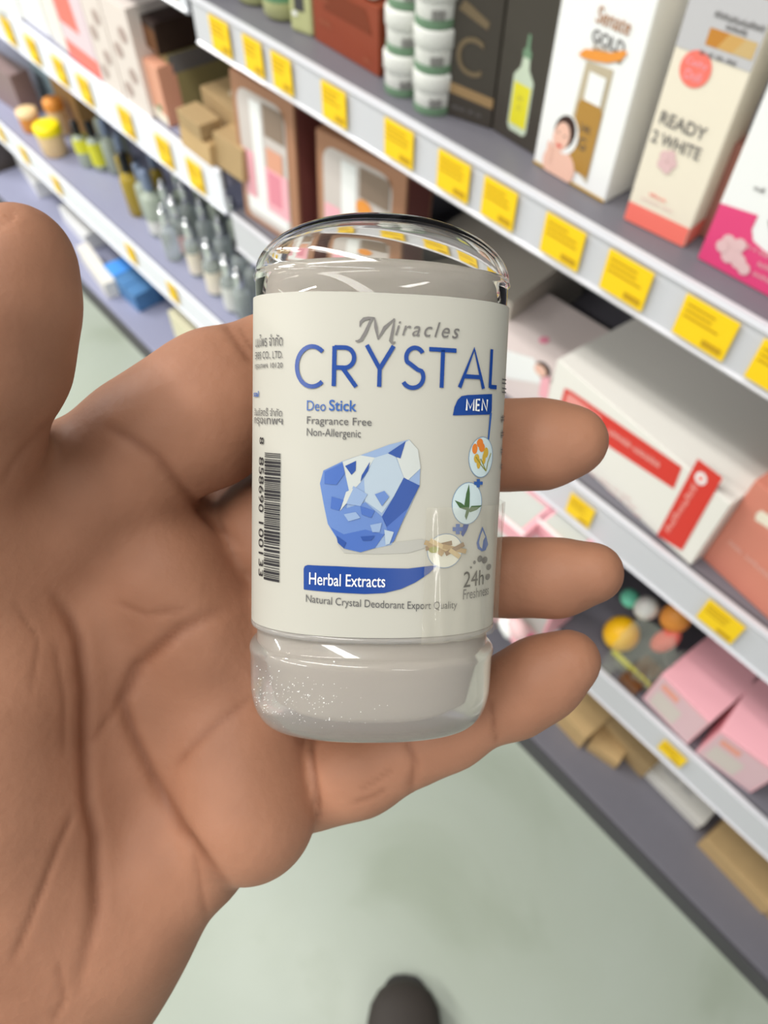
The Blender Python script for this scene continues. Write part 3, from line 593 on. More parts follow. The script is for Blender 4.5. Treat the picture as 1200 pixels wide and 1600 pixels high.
# far unit, base deck
boxpx('white_box', 'flat white box on the far deck at the photo edge', 'box', DK, (30, 262), (62, 310), .05, .1, M['purewhite'])
boxpx('white_box', 'long white box on the far deck beside the thumb tip', 'box', DK, (100, 345), (140, 392), .05, .08, M['purewhite'])
boxpx('white_box', 'white box on the far deck lying before the blue cartons', 'box', DK, (128, 408), (170, 468), .05, .035, M['white'])
for k, (bl, br, lb) in enumerate((((170, 440), (186, 458), 'blue carton, farthest of three on the deck'), ((187, 459), (202, 474), 'blue carton, middle of three on the deck'), ((203, 475), (218, 489), 'blue carton, nearest of three on the deck'))):
    o, f, t, s, wd = boxpx('blue_carton', lb, 'carton', DK, bl, br, .055, .08, M['blue'], 'blue cartons on the far deck')
    if k == 0: t.poly([(.001, .001), (wd-.001, .001), (wd-.001, .079), (.001, .079)], M['sky'], o, 'bright_blue_top', px=False)
boxpx('blue_carton', 'dark blue carton behind the nearest blue carton', 'carton', DK, (232, 455), (250, 474), .05, .06, mat('deep_blue_carton', (64, 104, 150), .5), 'blue cartons on the far deck')
boxpx('yellowish_box', 'pale yellow box standing on the far deck behind the index finger', 'box', DK, (282, 552), (330, 600), .14, .05, mat('pale_yellow_carton', (232, 226, 192), .5))
# dark box put in to fill the dark wedge past the far unit
e = link('wedge_box', boxme(.49, .80, 2.63, 3.0, .0, .42, .01), mat('dark_taupe_fill', (98, 90, 88), .5), base=(.63, 2.8, 0)); tag(e, 'dark grey box filling the dark wedge past the far shelving unit', 'crate')

# ------------------------------------------------------------------ the deodorant bottle held in the hand
OB = cp(580, 1060, .1395); TB = cp(597, 480, .130)
AX = (TB-OB); LREF = np.linalg.norm(AX); AX /= LREF
toc = C_-(OB+TB)/2; N0 = toc-AX*(toc@AX); N0 /= np.linalg.norm(N0); W0 = np.cross(AX, N0)
PHI = math.radians(4)
NB = N0*math.cos(PHI)+W0*math.sin(PHI); WB = W0*math.cos(PHI)-N0*math.sin(PHI)
if WB@R_ < 0: WB = -WB
A_, B_, EXP = .0226, .0136, 2.25
def sec(th, k=1.0, off=0.0):            # superellipse cross-section; th = 0 at the label's centre, growing to the right
    c, s_ = math.cos(th), math.sin(th)
    x = A_*k*math.copysign(abs(s_)**(2/EXP), s_); y = B_*k*math.copysign(abs(c)**(2/EXP), c)
    if off:
        nx = math.copysign(abs(x/(A_*k))**(EXP-1), x)/A_; ny = math.copysign(abs(y/(B_*k))**(EXP-1), y)/B_; n = math.hypot(nx, ny); x += off*nx/n; y += off*ny/n
    return x, y
def bp(th, s_, k=1.0, off=0.0): x, y = sec(th, k, off); return OB+AX*s_+WB*x+NB*y
_th = np.linspace(-math.pi, math.pi, 1441); _xy = np.array([sec(t) for t in _th])
_u = np.concatenate([[0], np.cumsum(np.hypot(*np.diff(_xy, axis=0).T))]); _u -= _u[720]
def bsurf(u, s_, off): return bp(float(np.interp(u, _u, _th)), s_, 1.0, off)
def bpx(px, py):                        # where a sight line meets the bottle wall -> (u, s)
    d = ray(px, py); o = C_-OB; O3 = np.array([o@WB, o@NB, o@AX]); D3 = np.array([d@WB, d@NB, d@AX]); D3 /= np.linalg.norm(D3)
    ts = np.linspace(.08, .17, 1500); P = O3+ts[:, None]*D3; g = (abs(P[:, 0])/A_)**EXP+(abs(P[:, 1])/B_)**EXP-1
    i = np.where(g < 0)[0]; i = i[0] if len(i) else int(np.argmin(g)); p = P[i]
    th = math.atan2(math.copysign((abs(p[0])/A_)**(EXP/2), p[0]), math.copysign((abs(p[1])/B_)**(EXP/2), p[1]))
    return float(np.interp(th, _th, _u)), float(p[2])
bot = empty('deodorant_stick', OB-AX*.009); tag(bot, 'clear oval deodorant stick with white and blue label held in the hand', 'deodorant')
SEG = 96
def shell(prof, close0=True, close1=True, ths=None):
    """prof: list of (s, scale k, offset)"""
    full = ths is None; T = np.linspace(-math.pi, math.pi, SEG, False) if full else ths; n = len(T); V = []; Fc = []
    for s_, k, off in prof:
        for t in T: V.append(bp(t, s_, max(k, .002), off))
    for i in range(len(prof)-1):
        for j in range(n if full else n-1): j2 = (j+1) % n; Fc.append((i*n+j, i*n+j2, (i+1)*n+j2, (i+1)*n+j))
    if full and close0: Fc.append(tuple(range(n))[::-1])
    if full and close1: Fc.append(tuple((len(prof)-1)*n+j for j in range(n)))
    me = mesh(V, Fc); bm = bmesh.new(); bm.from_mesh(me); bmesh.ops.recalc_face_normals(bm, faces=bm.faces); bm.to_mesh(me); bm.free(); return me
S0 = -.0085; SL0, SL1 = .0125, LREF+.0003          # bottle foot, label bottom and top
SD0 = LREF+.0045; HD = .0112                        # where the dome begins, its height
plast = mat('clear_styrene', (252, 251, 249), .02, trans=1.0, ior=1.46)
frost = mat('frosted_base_plastic', (226, 220, 212), .22, trans=.72, ior=1.25, spec=.6, coat=.7)
crys = mat('milky_crystal_salt', (226, 218, 208), .35, trans=.25, ior=1.2, spec=.4)
labm = mat('white_label_film', (190, 187, 176), .5, spec=.35)
# foot, widening into a lip under the label
rb = .0085
prof = [(S0+rb*(1-math.cos(a)), 1, -rb*.55*(1-math.sin(a))) for a in np.linspace(0, math.pi/2, 10)]
prof = [(s_, 1, o+.0003) for s_, k, o in prof]+[(.0058, 1, .0004), (.0066, 1, .0006), (.0073, 1, .0005), (.0079, 1, .0001), (.0082, 1, -.0005), (.0085, 1, -.0008), (.0125, 1, -.0009), (.0126, 1, -.0012)]
link('bottle_base', shell(prof), frost, bot, smooth=True)
link('base_ring', shell([(.0112, 1, -.0002), (.0116, 1, .0003), (.0122, 1, .0003), (.0126, 1, -.0002)], False, False), mat('clear_ring_plastic', (236, 232, 226), .08, trans=.7, ior=1.4), bot, smooth=True)
# the salt crystal inside, up to its low domed top
cz = SD0-.0008
prof = [(-.0045, .60, 0), (-.003, .74, 0), (.004, .80, 0), (.0065, .90, 0), (.010, .90, 0), (SL1+.0040, .93, 0)]+[(SL1+.0040+.0030*math.sin(a), .93*math.cos(a)**.7, 0) for a in np.linspace(.1, 1.45, 9)]
link('crystal_block', shell(prof), crys, bot, smooth=True)
# clear cap: thick wall, outer and inner skin
def dome(s0, h, k0, off, n=22): return [(s0+h*math.sin(a), k0*max(math.cos(a), 0)**1.0, off) for a in np.linspace(0, math.pi/2-.02, n)]
outer = [(SL0+.001, 1, -.0002), (SL1, 1, -.0002), (SD0-.0012, 1, -.0001), (SD0-.0008, 1, .0002), (SD0-.0002, 1, .0002)]+dome(SD0, HD, 1, 0)
inner = [(SL0+.001, .965, 0), (SD0, .965, 0)]+dome(SD0, HD-.0009, .965, 0)[1:]
V = []; Fc = []; T = np.linspace(-math.pi, math.pi, SEG, False)
for P in (outer, inner):
    b0 = len(V)
    for s_, k, o in P:
        for t in T: V.append(bp(t, s_, max(k, .004), o))
    for i in range(len(P)-1):
        for j in range(SEG): j2 = (j+1) % SEG; q = (b0+i*SEG+j, b0+i*SEG+j2, b0+(i+1)*SEG+j2, b0+(i+1)*SEG+j); Fc.append(q if P is outer else q[::-1])
    Fc.append(tuple(b0+(len(P)-1)*SEG+j for j in (range(SEG) if P is outer else range(SEG-1, -1, -1))))
b0 = len(outer)*SEG
for j in range(SEG): j2 = (j+1) % SEG; Fc.append((j2, j, b0+j, b0+j2))
me = mesh(V, Fc); bm = bmesh.new(); bm.from_mesh(me); bmesh.ops.recalc_face_normals(bm, faces=bm.faces); bm.to_mesh(me); bm.free()
link('clear_cap', me, plast, bot, smooth=True)
# label wrapped right round
LO = .00025
lab = link('paper_label', shell([(SL0, 1, LO), (SL0+(SL1-SL0)/2, 1, LO), (SL1, 1, LO)], False, False), labm, bot, smooth=True)
lc_ = bpy.data.objects
# --- printing helpers on the label
def wrap(V2, Fc, m, name, off=.00045):
    bm = bmesh.new(); vs = [bm.verts.new((float(a), float(b), 0)) for a, b in V2]
    for f in Fc:
        try: bm.faces.new([vs[i] for i in f])
        except ValueError: pass
    u0, u1 = min(v[0] for v in V2), max(v[0] for v in V2)
    x = math.ceil(u0/.0006)*.0006
    while x < u1:
        bmesh.ops.bisect_plane(bm, geom=bm.verts[:]+bm.edges[:]+bm.faces[:], plane_co=(x, 0, 0), plane_no=(1, 0, 0)); x += .0006
    bmesh.ops.triangulate(bm, faces=bm.faces[:])
    for v in bm.verts: v.co = Vector(bsurf(v.co.x, v.co.y, off))
    me = bpy.data.meshes.new('m'); bm.to_mesh(me); bm.free(); return link(name, me, m, lab)
def ltext(s_, x0, y0, x1, y1, m, name='label_text', rot=0, off=.00045, slope=0.0, **k):
    V, Fc = textmesh(s_, **k)
    ym, xm = (y0+y1)/2, (x0+x1)/2; ua, ub = bpx(x0, ym)[0], bpx(x1, ym)[0]; va, vb = bpx(xm, y1)[1], bpx(xm, y0)[1]
    if rot: V = np.stack([V[:, 1], -V[:, 0]], 1)
    V = fit2(V, ua, ub, va, vb)
    return wrap(V, Fc, m, name, off)
def lpoly(pts, m, name, off=.0004): return wrap([bpx(*p) for p in pts], [tuple(range(len(pts)))], m, name, off)
def z7(*pts): return [(380+x/2.727, 680+y/2.727) for x, y in pts]
def z6(*pts): return [(380+x/2.727, 320+y/2.727) for x, y in pts]
def lell(cx, cy, rx, ry, m, name, off=.0004, ring=0):
    ua, ub = bpx(cx-rx, cy)[0], bpx(cx+rx, cy)[0]; va, vb = bpx(cx, cy+ry)[1], bpx(cx, cy-ry)[1]; uc, vc, ru, rv = (ua+ub)/2, (va+vb)/2, (ub-ua)/2, (vb-va)/2
    T = np.linspace(0, 2*math.pi, 28, False)
    if ring:
        V = [(uc+ru*math.cos(t), vc+rv*math.sin(t)) for t in T]+[(uc+(ru-ring)*math.cos(t), vc+(rv-ring)*math.sin(t)) for t in T]
        return wrap(V, [(i, (i+1) % 28, 28+(i+1) % 28, 28+i) for i in range(28)], m, name, off)
    return wrap([(uc+ru*math.cos(t), vc+rv*math.sin(t)) for t in T], [tuple(range(28))], m, name, off)
def strokes(lines, x0, y0, x1, y1, wd, m, name, off=.00045):
    ym, xm = (y0+y1)/2, (x0+x1)/2; ua, ub = bpx(x0, ym)[0], bpx(x1, ym)[0]; va, vb = bpx(xm, y1)[1], bpx(xm, y0)[1]; V = []; Fc = []
    for ln in lines:
        P = np.array([(ua+a*(ub-ua), va+b*(vb-va)) for a, b in ln]); n = len(P); b0 = len(V)
        for i in range(n):
            d = P[min(i+1, n-1)]-P[max(i-1, 0)]; d /= np.linalg.norm(d); nn = np.array([-d[1], d[0]]); ww = wd(i/(n-1)) if callable(wd) else wd
            V += [tuple(P[i]+nn*ww/2), tuple(P[i]-nn*ww/2)]
        for i in range(n-1): k = b0+2*i; Fc.append((k, k+1, k+3, k+2))
    # keep each stroke's quads as separate vertices so crossings do not clash
    return wrap(V, Fc, m, name, off)
navy = mat('royal_blue_ink', (18, 64, 142), .35); navy2 = mat('mid_blue_ink', (48, 92, 164), .4); ink = mat('label_grey_ink', (92, 90, 90), .5); inkd = mat('label_black_ink', (44, 42, 44), .5)
silver = mat('silver_foil_ink', (128, 124, 122), .35, metal=.35)
arc = lambda cx, cy, rx, ry, a0, a1, n=26: [(cx+rx*math.cos(math.radians(a)), cy+ry*math.sin(math.radians(a))) for a in np.linspace(a0, a1, n)]
SW = .00070
strokes([arc(.56, .5, .53, .5, 48, 312)], 464.5, 541.5, 509, 604, SW, navy, 'letter_c')
strokes([[(.1, 0), (.1, 1.0)], [(.1, .97), (.5, .97)]+arc(.5, .72, .36, .25, 90, -90)+[(.1, .47)], [(.42, .47), (.96, 0)]], 519, 541.5, 559, 604, SW, navy, 'letter_r')
strokes([[(.03, 1.03), (.5, .45), (.5, 0)], [(.97, 1.03), (.5, .45)]], 571, 542, 615, 604.5, SW, navy, 'letter_y')
strokes([arc(.52, .75, .36, .24, 30, 210)+[(.3, .6), (.65, .45)]+arc(.46, .26, .44, .27, 35, -150)], 627.5, 543, 664.5, 605.5, SW, navy, 'letter_s')
strokes([[(0, .97), (1, .97)], [(.5, .97), (.5, 0)]], 668, 545, 710, 606, SW, navy, 'letter_t')
strokes([[(.03, 0), (.52, 1.03), (.97, 0)], [(.18, .3), (.83, .3)]], 716, 547, 755, 606.5, SW, navy, 'letter_a')
strokes([[(.15, 1.03), (.15, 0)], [(.15, .03), (1.0, .03)]], 762, 548, 774, 606.5, SW, navy, 'letter_l')
tw = lambda t: (.00016)+.00040*math.sin(math.pi*t)
strokes([[(.0, .0), (.06, -.02), (.14, .05), (.24, .35), (.36, .85), (.44, 1.0)], [(.1, .6), (.12, .8), (.2, .93), (.32, .98), (.46, 1.0)]], 556, 497, 618, 534, tw, silver, 'script_m')
strokes([[(.46, 1.0), (.50, .6), (.56, .1)], [(.56, .1), (.72, .6), (.96, 1.0)], [(.96, 1.0), (.92, .5), (.88, .05), (.93, -.05), (1.0, .02)]], 556, 497, 618, 534, tw, silver, 'script_m')
ltext('iracles', 617, 503, 716, 526.5, silver, shear=.3, spacing=1.25)
ltext('Deo', 481, 626, 510, 642, navy2); ltext('Stick', 515, 625, 557.5, 642.5, navy2, bold=.015)
ltext('Fragrance Free', 481, 652, 580.5, 667.5, ink); ltext('Non-Allergenic', 481, 670, 564, 686, ink)
lpoly([(705.6, 649), (708, 636), (713, 625), (719, 619), (728, 617.3), (766, 615.5), (765.5, 641), (764.5, 645.5), (761, 647.5)], navy, 'men_flag')
strokes([[(0, 0), (0, 1), (.5, .2), (1, 1), (1, 0)]], 726, 624, 736.5, 641.5, .00034, M['purewhite'], 'letter_m', .0006)
strokes([[(1, .02), (0, .02), (0, .98), (1, .98)], [(0, .5), (.85, .5)]], 740.5, 624, 746, 641.5, .00034, M['purewhite'], 'letter_e', .0006)
strokes([[(0, 0), (0, 1), (1, 0), (1, 1)]], 749.5, 624, 757, 641.5, .00034, M['purewhite'], 'letter_n', .0006)
lpoly([(762.4, 645), (765.4, 645), (761.3, 687), (759.3, 686)], navy2, 'blue_stem')
# herb roundels
pale = mat('pale_blue_roundel', (206, 222, 224), .4)
for cx, cy, rx, ry in ((748, 714, 18.5, 32), (727, 786, 23, 33), (693, 860, 27, 27)):
    lell(cx, cy, rx, ry, pale if cy < 850 else mat('cream_roundel', (222, 220, 204), .4), 'roundel'); lell(cx, cy, rx, ry, mat('roundel_rim_ink', (120, 146, 176), .4), 'roundel_rim', .00042, .00012)
org = mat('turmeric_orange_ink', (226, 128, 48), .5); yel = mat('straw_yellow_ink', (206, 168, 60), .5)
for px, py, rx, ry, mm in ((747, 692, 5, 7, org), (750, 699, 4.5, 7, org), (739, 701, 4, 8, org), (742, 716, 4, 7, yel), (745, 724, 3, 8, yel), (756, 707, 3.5, 8, yel), (753, 716, 2.5, 9, yel)): lell(px, py, rx, ry, mm, 'turmeric_print', .00045)
strokes([[(0, .8), (.4, .3), (.7, 0)], [(.7, 0), (.8, .5), (1, 1)], [(.7, 0), (.3, .7)]], 740, 708, 763, 736, .00018, mat('stem_green_ink', (140, 140, 60), .5), 'stem_print', .00047)
leaf = mat('aloe_green_ink', (72, 104, 62), .5)
lpoly([(727, 798), (723, 788), (726, 770), (730, 756), (731.5, 770), (731, 787), (730, 798)], leaf, 'leaf_print', .00045)
lpoly([(727, 797), (716, 793), (708, 781), (718, 785), (727, 792)], leaf, 'leaf_print', .00045)
lpoly([(729, 797), (734, 790), (750, 789), (742, 796), (732, 800)], leaf, 'leaf_print', .00045)
lpoly([(726, 797), (724, 806), (726, 812), (729, 804), (731, 798)], leaf, 'leaf_print', .00045)
wood = [mat('root_tan_ink', (176, 146, 100), .5), mat('root_brown_ink', (140, 110, 78), .5), mat('root_pale_ink', (202, 176, 128), .5)]
for k, (a, b, c, d) in enumerate(((662, 846, 700, 862), (664, 856, 704, 848), (670, 843, 712, 866), (690, 852, 726, 862), (694, 864, 722, 850), (700, 858, 716, 870), (668, 850, 690, 866))):
    strokes([[(0, 1), (.5, .5), (1, 0)] if b < d else [(0, 0), (.5, .5), (1, 1)]], a, min(b, d), c, max(b, d), .0008, wood[k % 3], 'root_print', .00044+.00002*k)
lell(676, 858, 8, 5, mat('root_olive_ink', (150, 152, 70), .5), 'root_leaf_print', .00060)
def plus(cx, cy, r):
    q = r*.38; lpoly([(cx-q, cy-r), (cx+q, cy-r), (cx+q, cy-q), (cx+r, cy-q), (cx+r, cy+q), (cx+q, cy+q), (cx+q, cy+r), (cx-q, cy+r), (cx-q, cy+q), (cx-r, cy+q), (cx-r, cy-q), (cx-q, cy-q)], navy2, 'plus_sign', .0005)
plus(744.2, 754.5, 6.5); plus(712.8, 826, 8)
lpoly([(722, 819), (730.5, 819), (727, 828), (721, 838), (718, 834)], navy, 'blue_wedge')
lpoly([(751, 822), (757, 838), (759.5, 850), (756, 859), (750, 861), (744, 857), (742, 848), (746, 836)], navy2, 'droplet_print')
lpoly([(751, 828), (755, 838), (752, 844), (750, 857), (746.5, 853), (745.5, 847), (748, 836)], labm, 'droplet_inner', .00045)
ltext('24h', 722, 891, 752.5, 915, inkd); ltext('Freshness', 721.5, 917.5, 760, 933, ink)
for px, py, r in ((733.5, 886, 1.4), (738.8, 878, 2.2), (747, 872.5, 3.8), (754.5, 874.5, 4), (760.6, 885.5, 3.6), (759, 901, 3.6)): lell(px, py, r, r*1.3, ink, 'dot_print')
# the printed blue crystal
cb_ = [mat('crystal_blue_%s' % n, c, .4) for n, c in (('deep', (40, 76, 150)), ('mid', (70, 104, 176)), ('soft', (98, 128, 186)), ('pale', (140, 162, 196)), ('ice', (172, 186, 198)), ('white', (194, 198, 194)))]
lpoly(z7((560, 480), (640, 455), (760, 440), (800, 470), (700, 500), (560, 505), (430, 500), (400, 460)), mat('printed_grey_ground', (176, 174, 166), .45), 'printed_ground', .00035)
lpoly(z7((330, 205), (345, 150), (425, 110), (500, 85), (620, 40), (705, 18), (740, 60), (752, 130), (748, 215), (700, 320), (630, 465), (560, 480), (500, 497), (430, 480), (395, 430), (362, 375), (345, 290)), cb_[3], 'crystal_print', .0004)
for k, (ci, pts) in enumerate((
    (2, ((345, 150), (425, 112), (470, 190), (440, 310), (390, 330), (345, 285), (330, 205))),
    (5, ((425, 112), (500, 85), (560, 95), (500, 200), (455, 250), (440, 180))),
    (4, ((515, 185), (560, 95), (640, 70), (682, 180), (640, 260), (590, 330), (520, 280))),
    (5, ((640, 60), (705, 20), (742, 62), (752, 140), (700, 190), (682, 178))),
    (0, ((682, 180), (748, 213), (700, 310), (610, 390), (590, 345), (640, 262))),
    (1, ((610, 390), (700, 310), (640, 450), (620, 462), (590, 400))),
    (2, ((345, 285), (440, 310), (520, 285), (590, 345), (612, 400), (560, 478), (500, 497), (430, 480), (365, 378))),
    (1, ((375, 390), (430, 420), (520, 400), (600, 420), (560, 478), (500, 495), (430, 480))),
    (0, ((615, 76), (690, 25), (668, 98), (650, 92))), (0, ((436, 130), (482, 108), (480, 150), (462, 168))), (0, ((505, 170), (540, 112), (532, 150), (500, 196))),
    (1, ((350, 155), (425, 118), (435, 160), (400, 210), (350, 205))), (3, ((470, 215), (530, 250), (500, 300), (440, 290))), (5, ((440, 290), (470, 225), (440, 240), (415, 320))),
    (1, ((380, 260), (430, 275), (410, 320), (375, 310))), (4, ((600, 400), (640, 410), (622, 460), (605, 465))), (3, ((430, 335), (480, 325), (500, 350), (450, 365))),
    (1, ((500, 300), (560, 320), (545, 350), (505, 335))), (0, ((400, 425), (440, 455), (430, 478), (405, 455))), (3, ((540, 380), (590, 370), (580, 410), (550, 410))),
    (2, ((560, 250), (600, 235), (620, 260), (590, 300))), (0, ((500, 430), (560, 425), (545, 445), (510, 447))))):
    lpoly(z7(*pts), cb_[ci], 'crystal_facet', .00043+.00001*k)
lpoly(z7((262, 655), (262, 568), (266, 556), (278, 551), (400, 556), (560, 563), (700, 566), (790, 555), (822, 552), (790, 585), (730, 625), (670, 653), (600, 670), (520, 674), (400, 668)), navy, 'herbal_banner')
ltext('Herbal Extracts', 484.5, 896.5, 601.5, 915.5, M['purewhite'], off=.0005, bold=.006)
(ua, va), (ub, vb) = bpx(479.7, 936), bpx(712, 946)
V, Fc = textmesh('Natural Crystal Deodorant Export Quality'); V = fit2(V, ua, ub, 0, .00175); vm = bpx(596, 946)[1]
wrap([(a, b+va+(vb-va)*(a-ua)/(ub-ua)-.0008+(0)) for a, b in V], Fc, ink, 'label_text')
# barcode and its digits, running down the left side
(u0, v1), (u1, v0) = bpx(417, 707), bpx(438.5, 911)
rnd = random.Random(8); V = []; Fc = []; v = v1; 
u_d = bpx(409, 800)[0]
while v > v0:
    h = (.00016, .00016, .0003, .00045)[rnd.randrange(4)]; n = len(V); x0 = u0 if rnd.random() < .85 else u0-.0004
    V += [(u0, v-h), (u1, v-h), (u1, v), (u0, v)]; Fc.append((n, n+1, n+2, n+3)); v -= h+(.00015, .00015, .00028)[rnd.randrange(3)]
wrap(V, Fc, inkd, 'barcode')
ltext('8', 409, 683, 415.5, 694, inkd, rot=1); ltext('858690', 408, 714, 415, 800, inkd, rot=1); ltext('100133', 407.5, 815, 414.5, 900, inkd, rot=1)
# small maker's lines on the left, right-aligned near the barcode
ltext('นมไพร จำกัด', 403, 522, 444, 541, ink); ltext('ERBS CO., LTD.', 402.5, 549, 444, 562, ink); ltext('กรุงเทพฯ 10120', 402, 567, 444, 578, ink)
ltext('stal', 400.2, 611, 408, 620, navy2, bold=.02); ltext('อินดัสตรี้ จำกัด', 401.5, 637, 443, 650, ink); ltext('กรุงเทพฯ', 401, 653, 444, 667, ink)
for y in (592, 606): ltext('=', 781, y, 787, y+8, ink)
for y in (648, 672, 698, 722, 746): ltext('#', 779, y, 784.5, y+12, ink)
# overlapping strip of clear film on the lower right, and the label's own overlap edge
ths = [float(np.interp(bpx(x, 870)[0], _u, _th)) for x in (660, 680, 700, 720, 740, 755, 765, 772, 778)]+[1.62, 1.8, 2.0]
sA, sB = bpx(700, 962)[1]-.0045, bpx(700, 792)[1]
filmm = mat('clear_tape_film', (214, 206, 186), .12, trans=0, alpha=.2, spec=.8, coat=1.0)
V = []; rnd = random.Random(3); ns = 14; tt = np.interp(np.linspace(0, 1, 30), np.linspace(0, 1, len(ths)), ths)
for i in range(ns+1):
    for j, t in enumerate(tt): V.append(bp(float(t), sA+(sB-sA)*i/ns, 1, (.0011)+.00024*math.sin(j*1.7+.25*i)+.00008*rnd.uniform(-1, 1)))
Fc = [(i*30+j, i*30+j+1, (i+1)*30+j+1, (i+1)*30+j) for i in range(ns) for j in range(29)]
link('tape_film', mesh(V, Fc), filmm, bot, smooth=True)
# glitter specks trapped in the foot
rnd = random.Random(11); V = []; Fc = []
for k in range(210):
    px = 400+abs(rnd.gauss(0, 1))*75; py = 1085+rnd.gauss(0, 26)+.12*(px-400)
    if not 398 < px < 640 or not 985 < py < 1140: continue
    u, s_ = bpx(px, py); 
    if s_ < S0+.002 or s_ > .009: continue
    off = -.0002-(max(0, (S0+rb-s_)/rb))**2*.0034+.0006
    r = rnd.uniform(.00004, .00013)*(1.5 if rnd.random() < .12 else 1); c = bsurf(u, s_, off); n = len(V)
    e1 = AX*r; e2 = WB*r; e3 = NB*r
    V += [c+e1, c-e1, c+e2, c-e2, c+e3, c-e3]
    Fc += [tuple(n+i for i in f) for f in ((0, 2, 4), (2, 1, 4), (1, 3, 4), (3, 0, 4), (2, 0, 5), (1, 2, 5), (3, 1, 5), (0, 3, 5))]
g = link('glitter', mesh(V, Fc), mat('glitter_white', (255, 255, 252), .15, spec=1.0), bot); g['kind'] = 'stuff'

# ------------------------------------------------------------------ the hand
class Field:
    def __init__(s, lo, hi, h): s.lo = np.array(lo); s.h = h; s.n = np.ceil((np.array(hi)-s.lo)/h).astype(int)+1; s.F = np.full(s.n, 1.0, np.float32)
    def sub(s, lo, hi):
        a = np.clip(np.floor((lo-s.lo)/s.h).astype(int), 0, s.n-1); b = np.clip(np.ceil((hi-s.lo)/s.h).astype(int)+1, 1, s.n)
        ax = [s.lo[i]+s.h*np.arange(a[i], b[i]) for i in range(3)]
        return tuple(slice(a[i], b[i]) for i in range(3)), np.stack(np.meshgrid(*ax, indexing='ij'), -1)
def smin(a, b, k):
    h = np.clip(.5+.5*(b-a)/k, 0, 1); return b*(1-h)+a*h-k*h*(1-h)
def cam3(px, py, z): return np.array([(px-600)/FPX*z, -(py-800)/FPX*z, z])     # camera-frame position: right, up, depth
PAD = .012
class Part:                                 # one limb: its own grid window, merged into the body with blend k
    def __init__(s): s.items = []
    def cone(s, a, b, k=.004, fl=1.0): s.items.append(('c', a, b, k, fl)); return s
def cone_d(P, a, b, ra, rb, fl):
    S = np.array([1, 1, 1/fl]); d = (P-a)*S; ab = (b-a)*S; t = np.clip((d@ab)/max(ab@ab, 1e-12), 0, 1)
    return np.linalg.norm(d-t[..., None]*ab, axis=-1)-(ra+t*(rb-ra))
def node(px, py, z, rpx): c = cam3(px, py, z/1000); return c, rpx/FPX*z/1000
def build(field, chain, k_in, k_out, fl=1.0):
    N = [node(*n) for n in chain]; R = max(r for _, r in N)*max(1, fl); P_ = np.array([c for c, _ in N])
    sl, P = field.sub(P_.min(0)-R-PAD, P_.max(0)+R+PAD); D = None
    for i in range(max(len(N)-1, 1)):
        a, ra = N[i]; b, rb_ = N[min(i+1, len(N)-1)]; d = cone_d(P, a, b, ra, rb_, fl); D = d if D is None else smin(D, d, k_in)
    field.F[sl] = smin(field.F[sl], D.astype(np.float32), k_out)
def ellip(field, px, py, z, rx, ry, rz, k_out, ang=0.0):
    c = cam3(px, py, z/1000); sc_ = z/1000/FPX; r = np.array([rx*sc_, ry*sc_, rz/1000]); R = max(r)
    sl, P = field.sub(c-R-PAD, c+R+PAD); d = P-c; a = math.radians(ang)
    x = d[..., 0]*math.cos(a)+d[..., 1]*math.sin(a); y = -d[..., 0]*math.sin(a)+d[..., 1]*math.cos(a); q = np.stack([x, y, d[..., 2]], -1)
    k0 = np.linalg.norm(q/r, axis=-1); k1 = np.linalg.norm(q/(r*r), axis=-1); D = k0*(k0-1)/np.maximum(k1, 1e-9)
    field.F[sl] = smin(field.F[sl], D.astype(np.float32), k_out)
HF = Field((-.125, -.135, .085), (.062, .072, .205), .0009)
# palm body
ellip(HF, 190, 1010, 166, 250, 270, 15, .006)
ellip(HF, 92, 1360, 166, 212, 330, 17, .010)
build(HF, [(300, 1335, 162, 90), (176, 1444, 162, 92), (28, 1580, 162, 108), (-130, 1760, 165, 165)], .01, .010)
# pads below the fingers and at the heel
build(HF, [(388, 1268, 158, 106), (368, 1140, 164, 104)], .006, .004)
build(HF, [(335, 1020, 163, 90), (395, 1000, 166, 88)], .006, .006)
ellip(HF, 140, 880, 160, 160, 140, 12, .010)
build(HF, [(205, 800, 158, 82), (262, 892, 157, 84), (312, 968, 158, 80)], .006, .006)
# thenar mound and thumb
ellip(HF, -10, 1080, 149, 145, 330, 20, .012, 4)
ellip(HF, 20, 1400, 158, 150, 260, 18, .012)
build(HF, [(30, 402, 112, 80), (12, 465, 113, 100), (-12, 560, 118, 108), (-62, 680, 126, 112), (-90, 820, 138, 155), (-60, 1000, 148, 150)], .005, .005)
# web between thumb and index
build(HF, [(-40, 850, 146, 130), (80, 792, 149, 108), (205, 742, 150, 90)], .008, .006)
# index finger: passes behind the label
build(HF, [(150, 745, 150, 100), (232, 690, 149, 98), (312, 652, 151, 108), (350, 630, 153, 106)], .005, .0035)
build(HF, [(350, 618, 153, 102), (440, 585, 161, 90), (540, 592, 163, 84), (620, 630, 163, 78), (660, 670, 163, 70)], .005, .004)
# middle finger
build(HF, [(350, 800, 184, 86), (345, 850, 180, 84), (420, 830, 174, 92)], .005, .004)
build(HF, [(330, 790, 184, 80), (440, 760, 178, 84)], .005, .004)
build(HF, [(340, 880, 176, 84), (430, 830, 168, 88), (560, 740, 165, 84), (690, 698, 161, 74)], .005, .0015)
build(HF, [(690, 696, 161, 70), (790, 696, 153, 66), (852, 694, 149, 65), (898, 689, 147, 52)], .004, .002)
# ring finger
build(HF, [(330, 1010, 168, 86), (450, 960, 167, 84), (600, 915, 165, 76), (700, 904, 161, 66)], .005, .0010)
build(HF, [(700, 904, 161, 64), (800, 902, 154, 57), (868, 903, 150, 57), (926, 895, 147, 48)], .004, .0010)
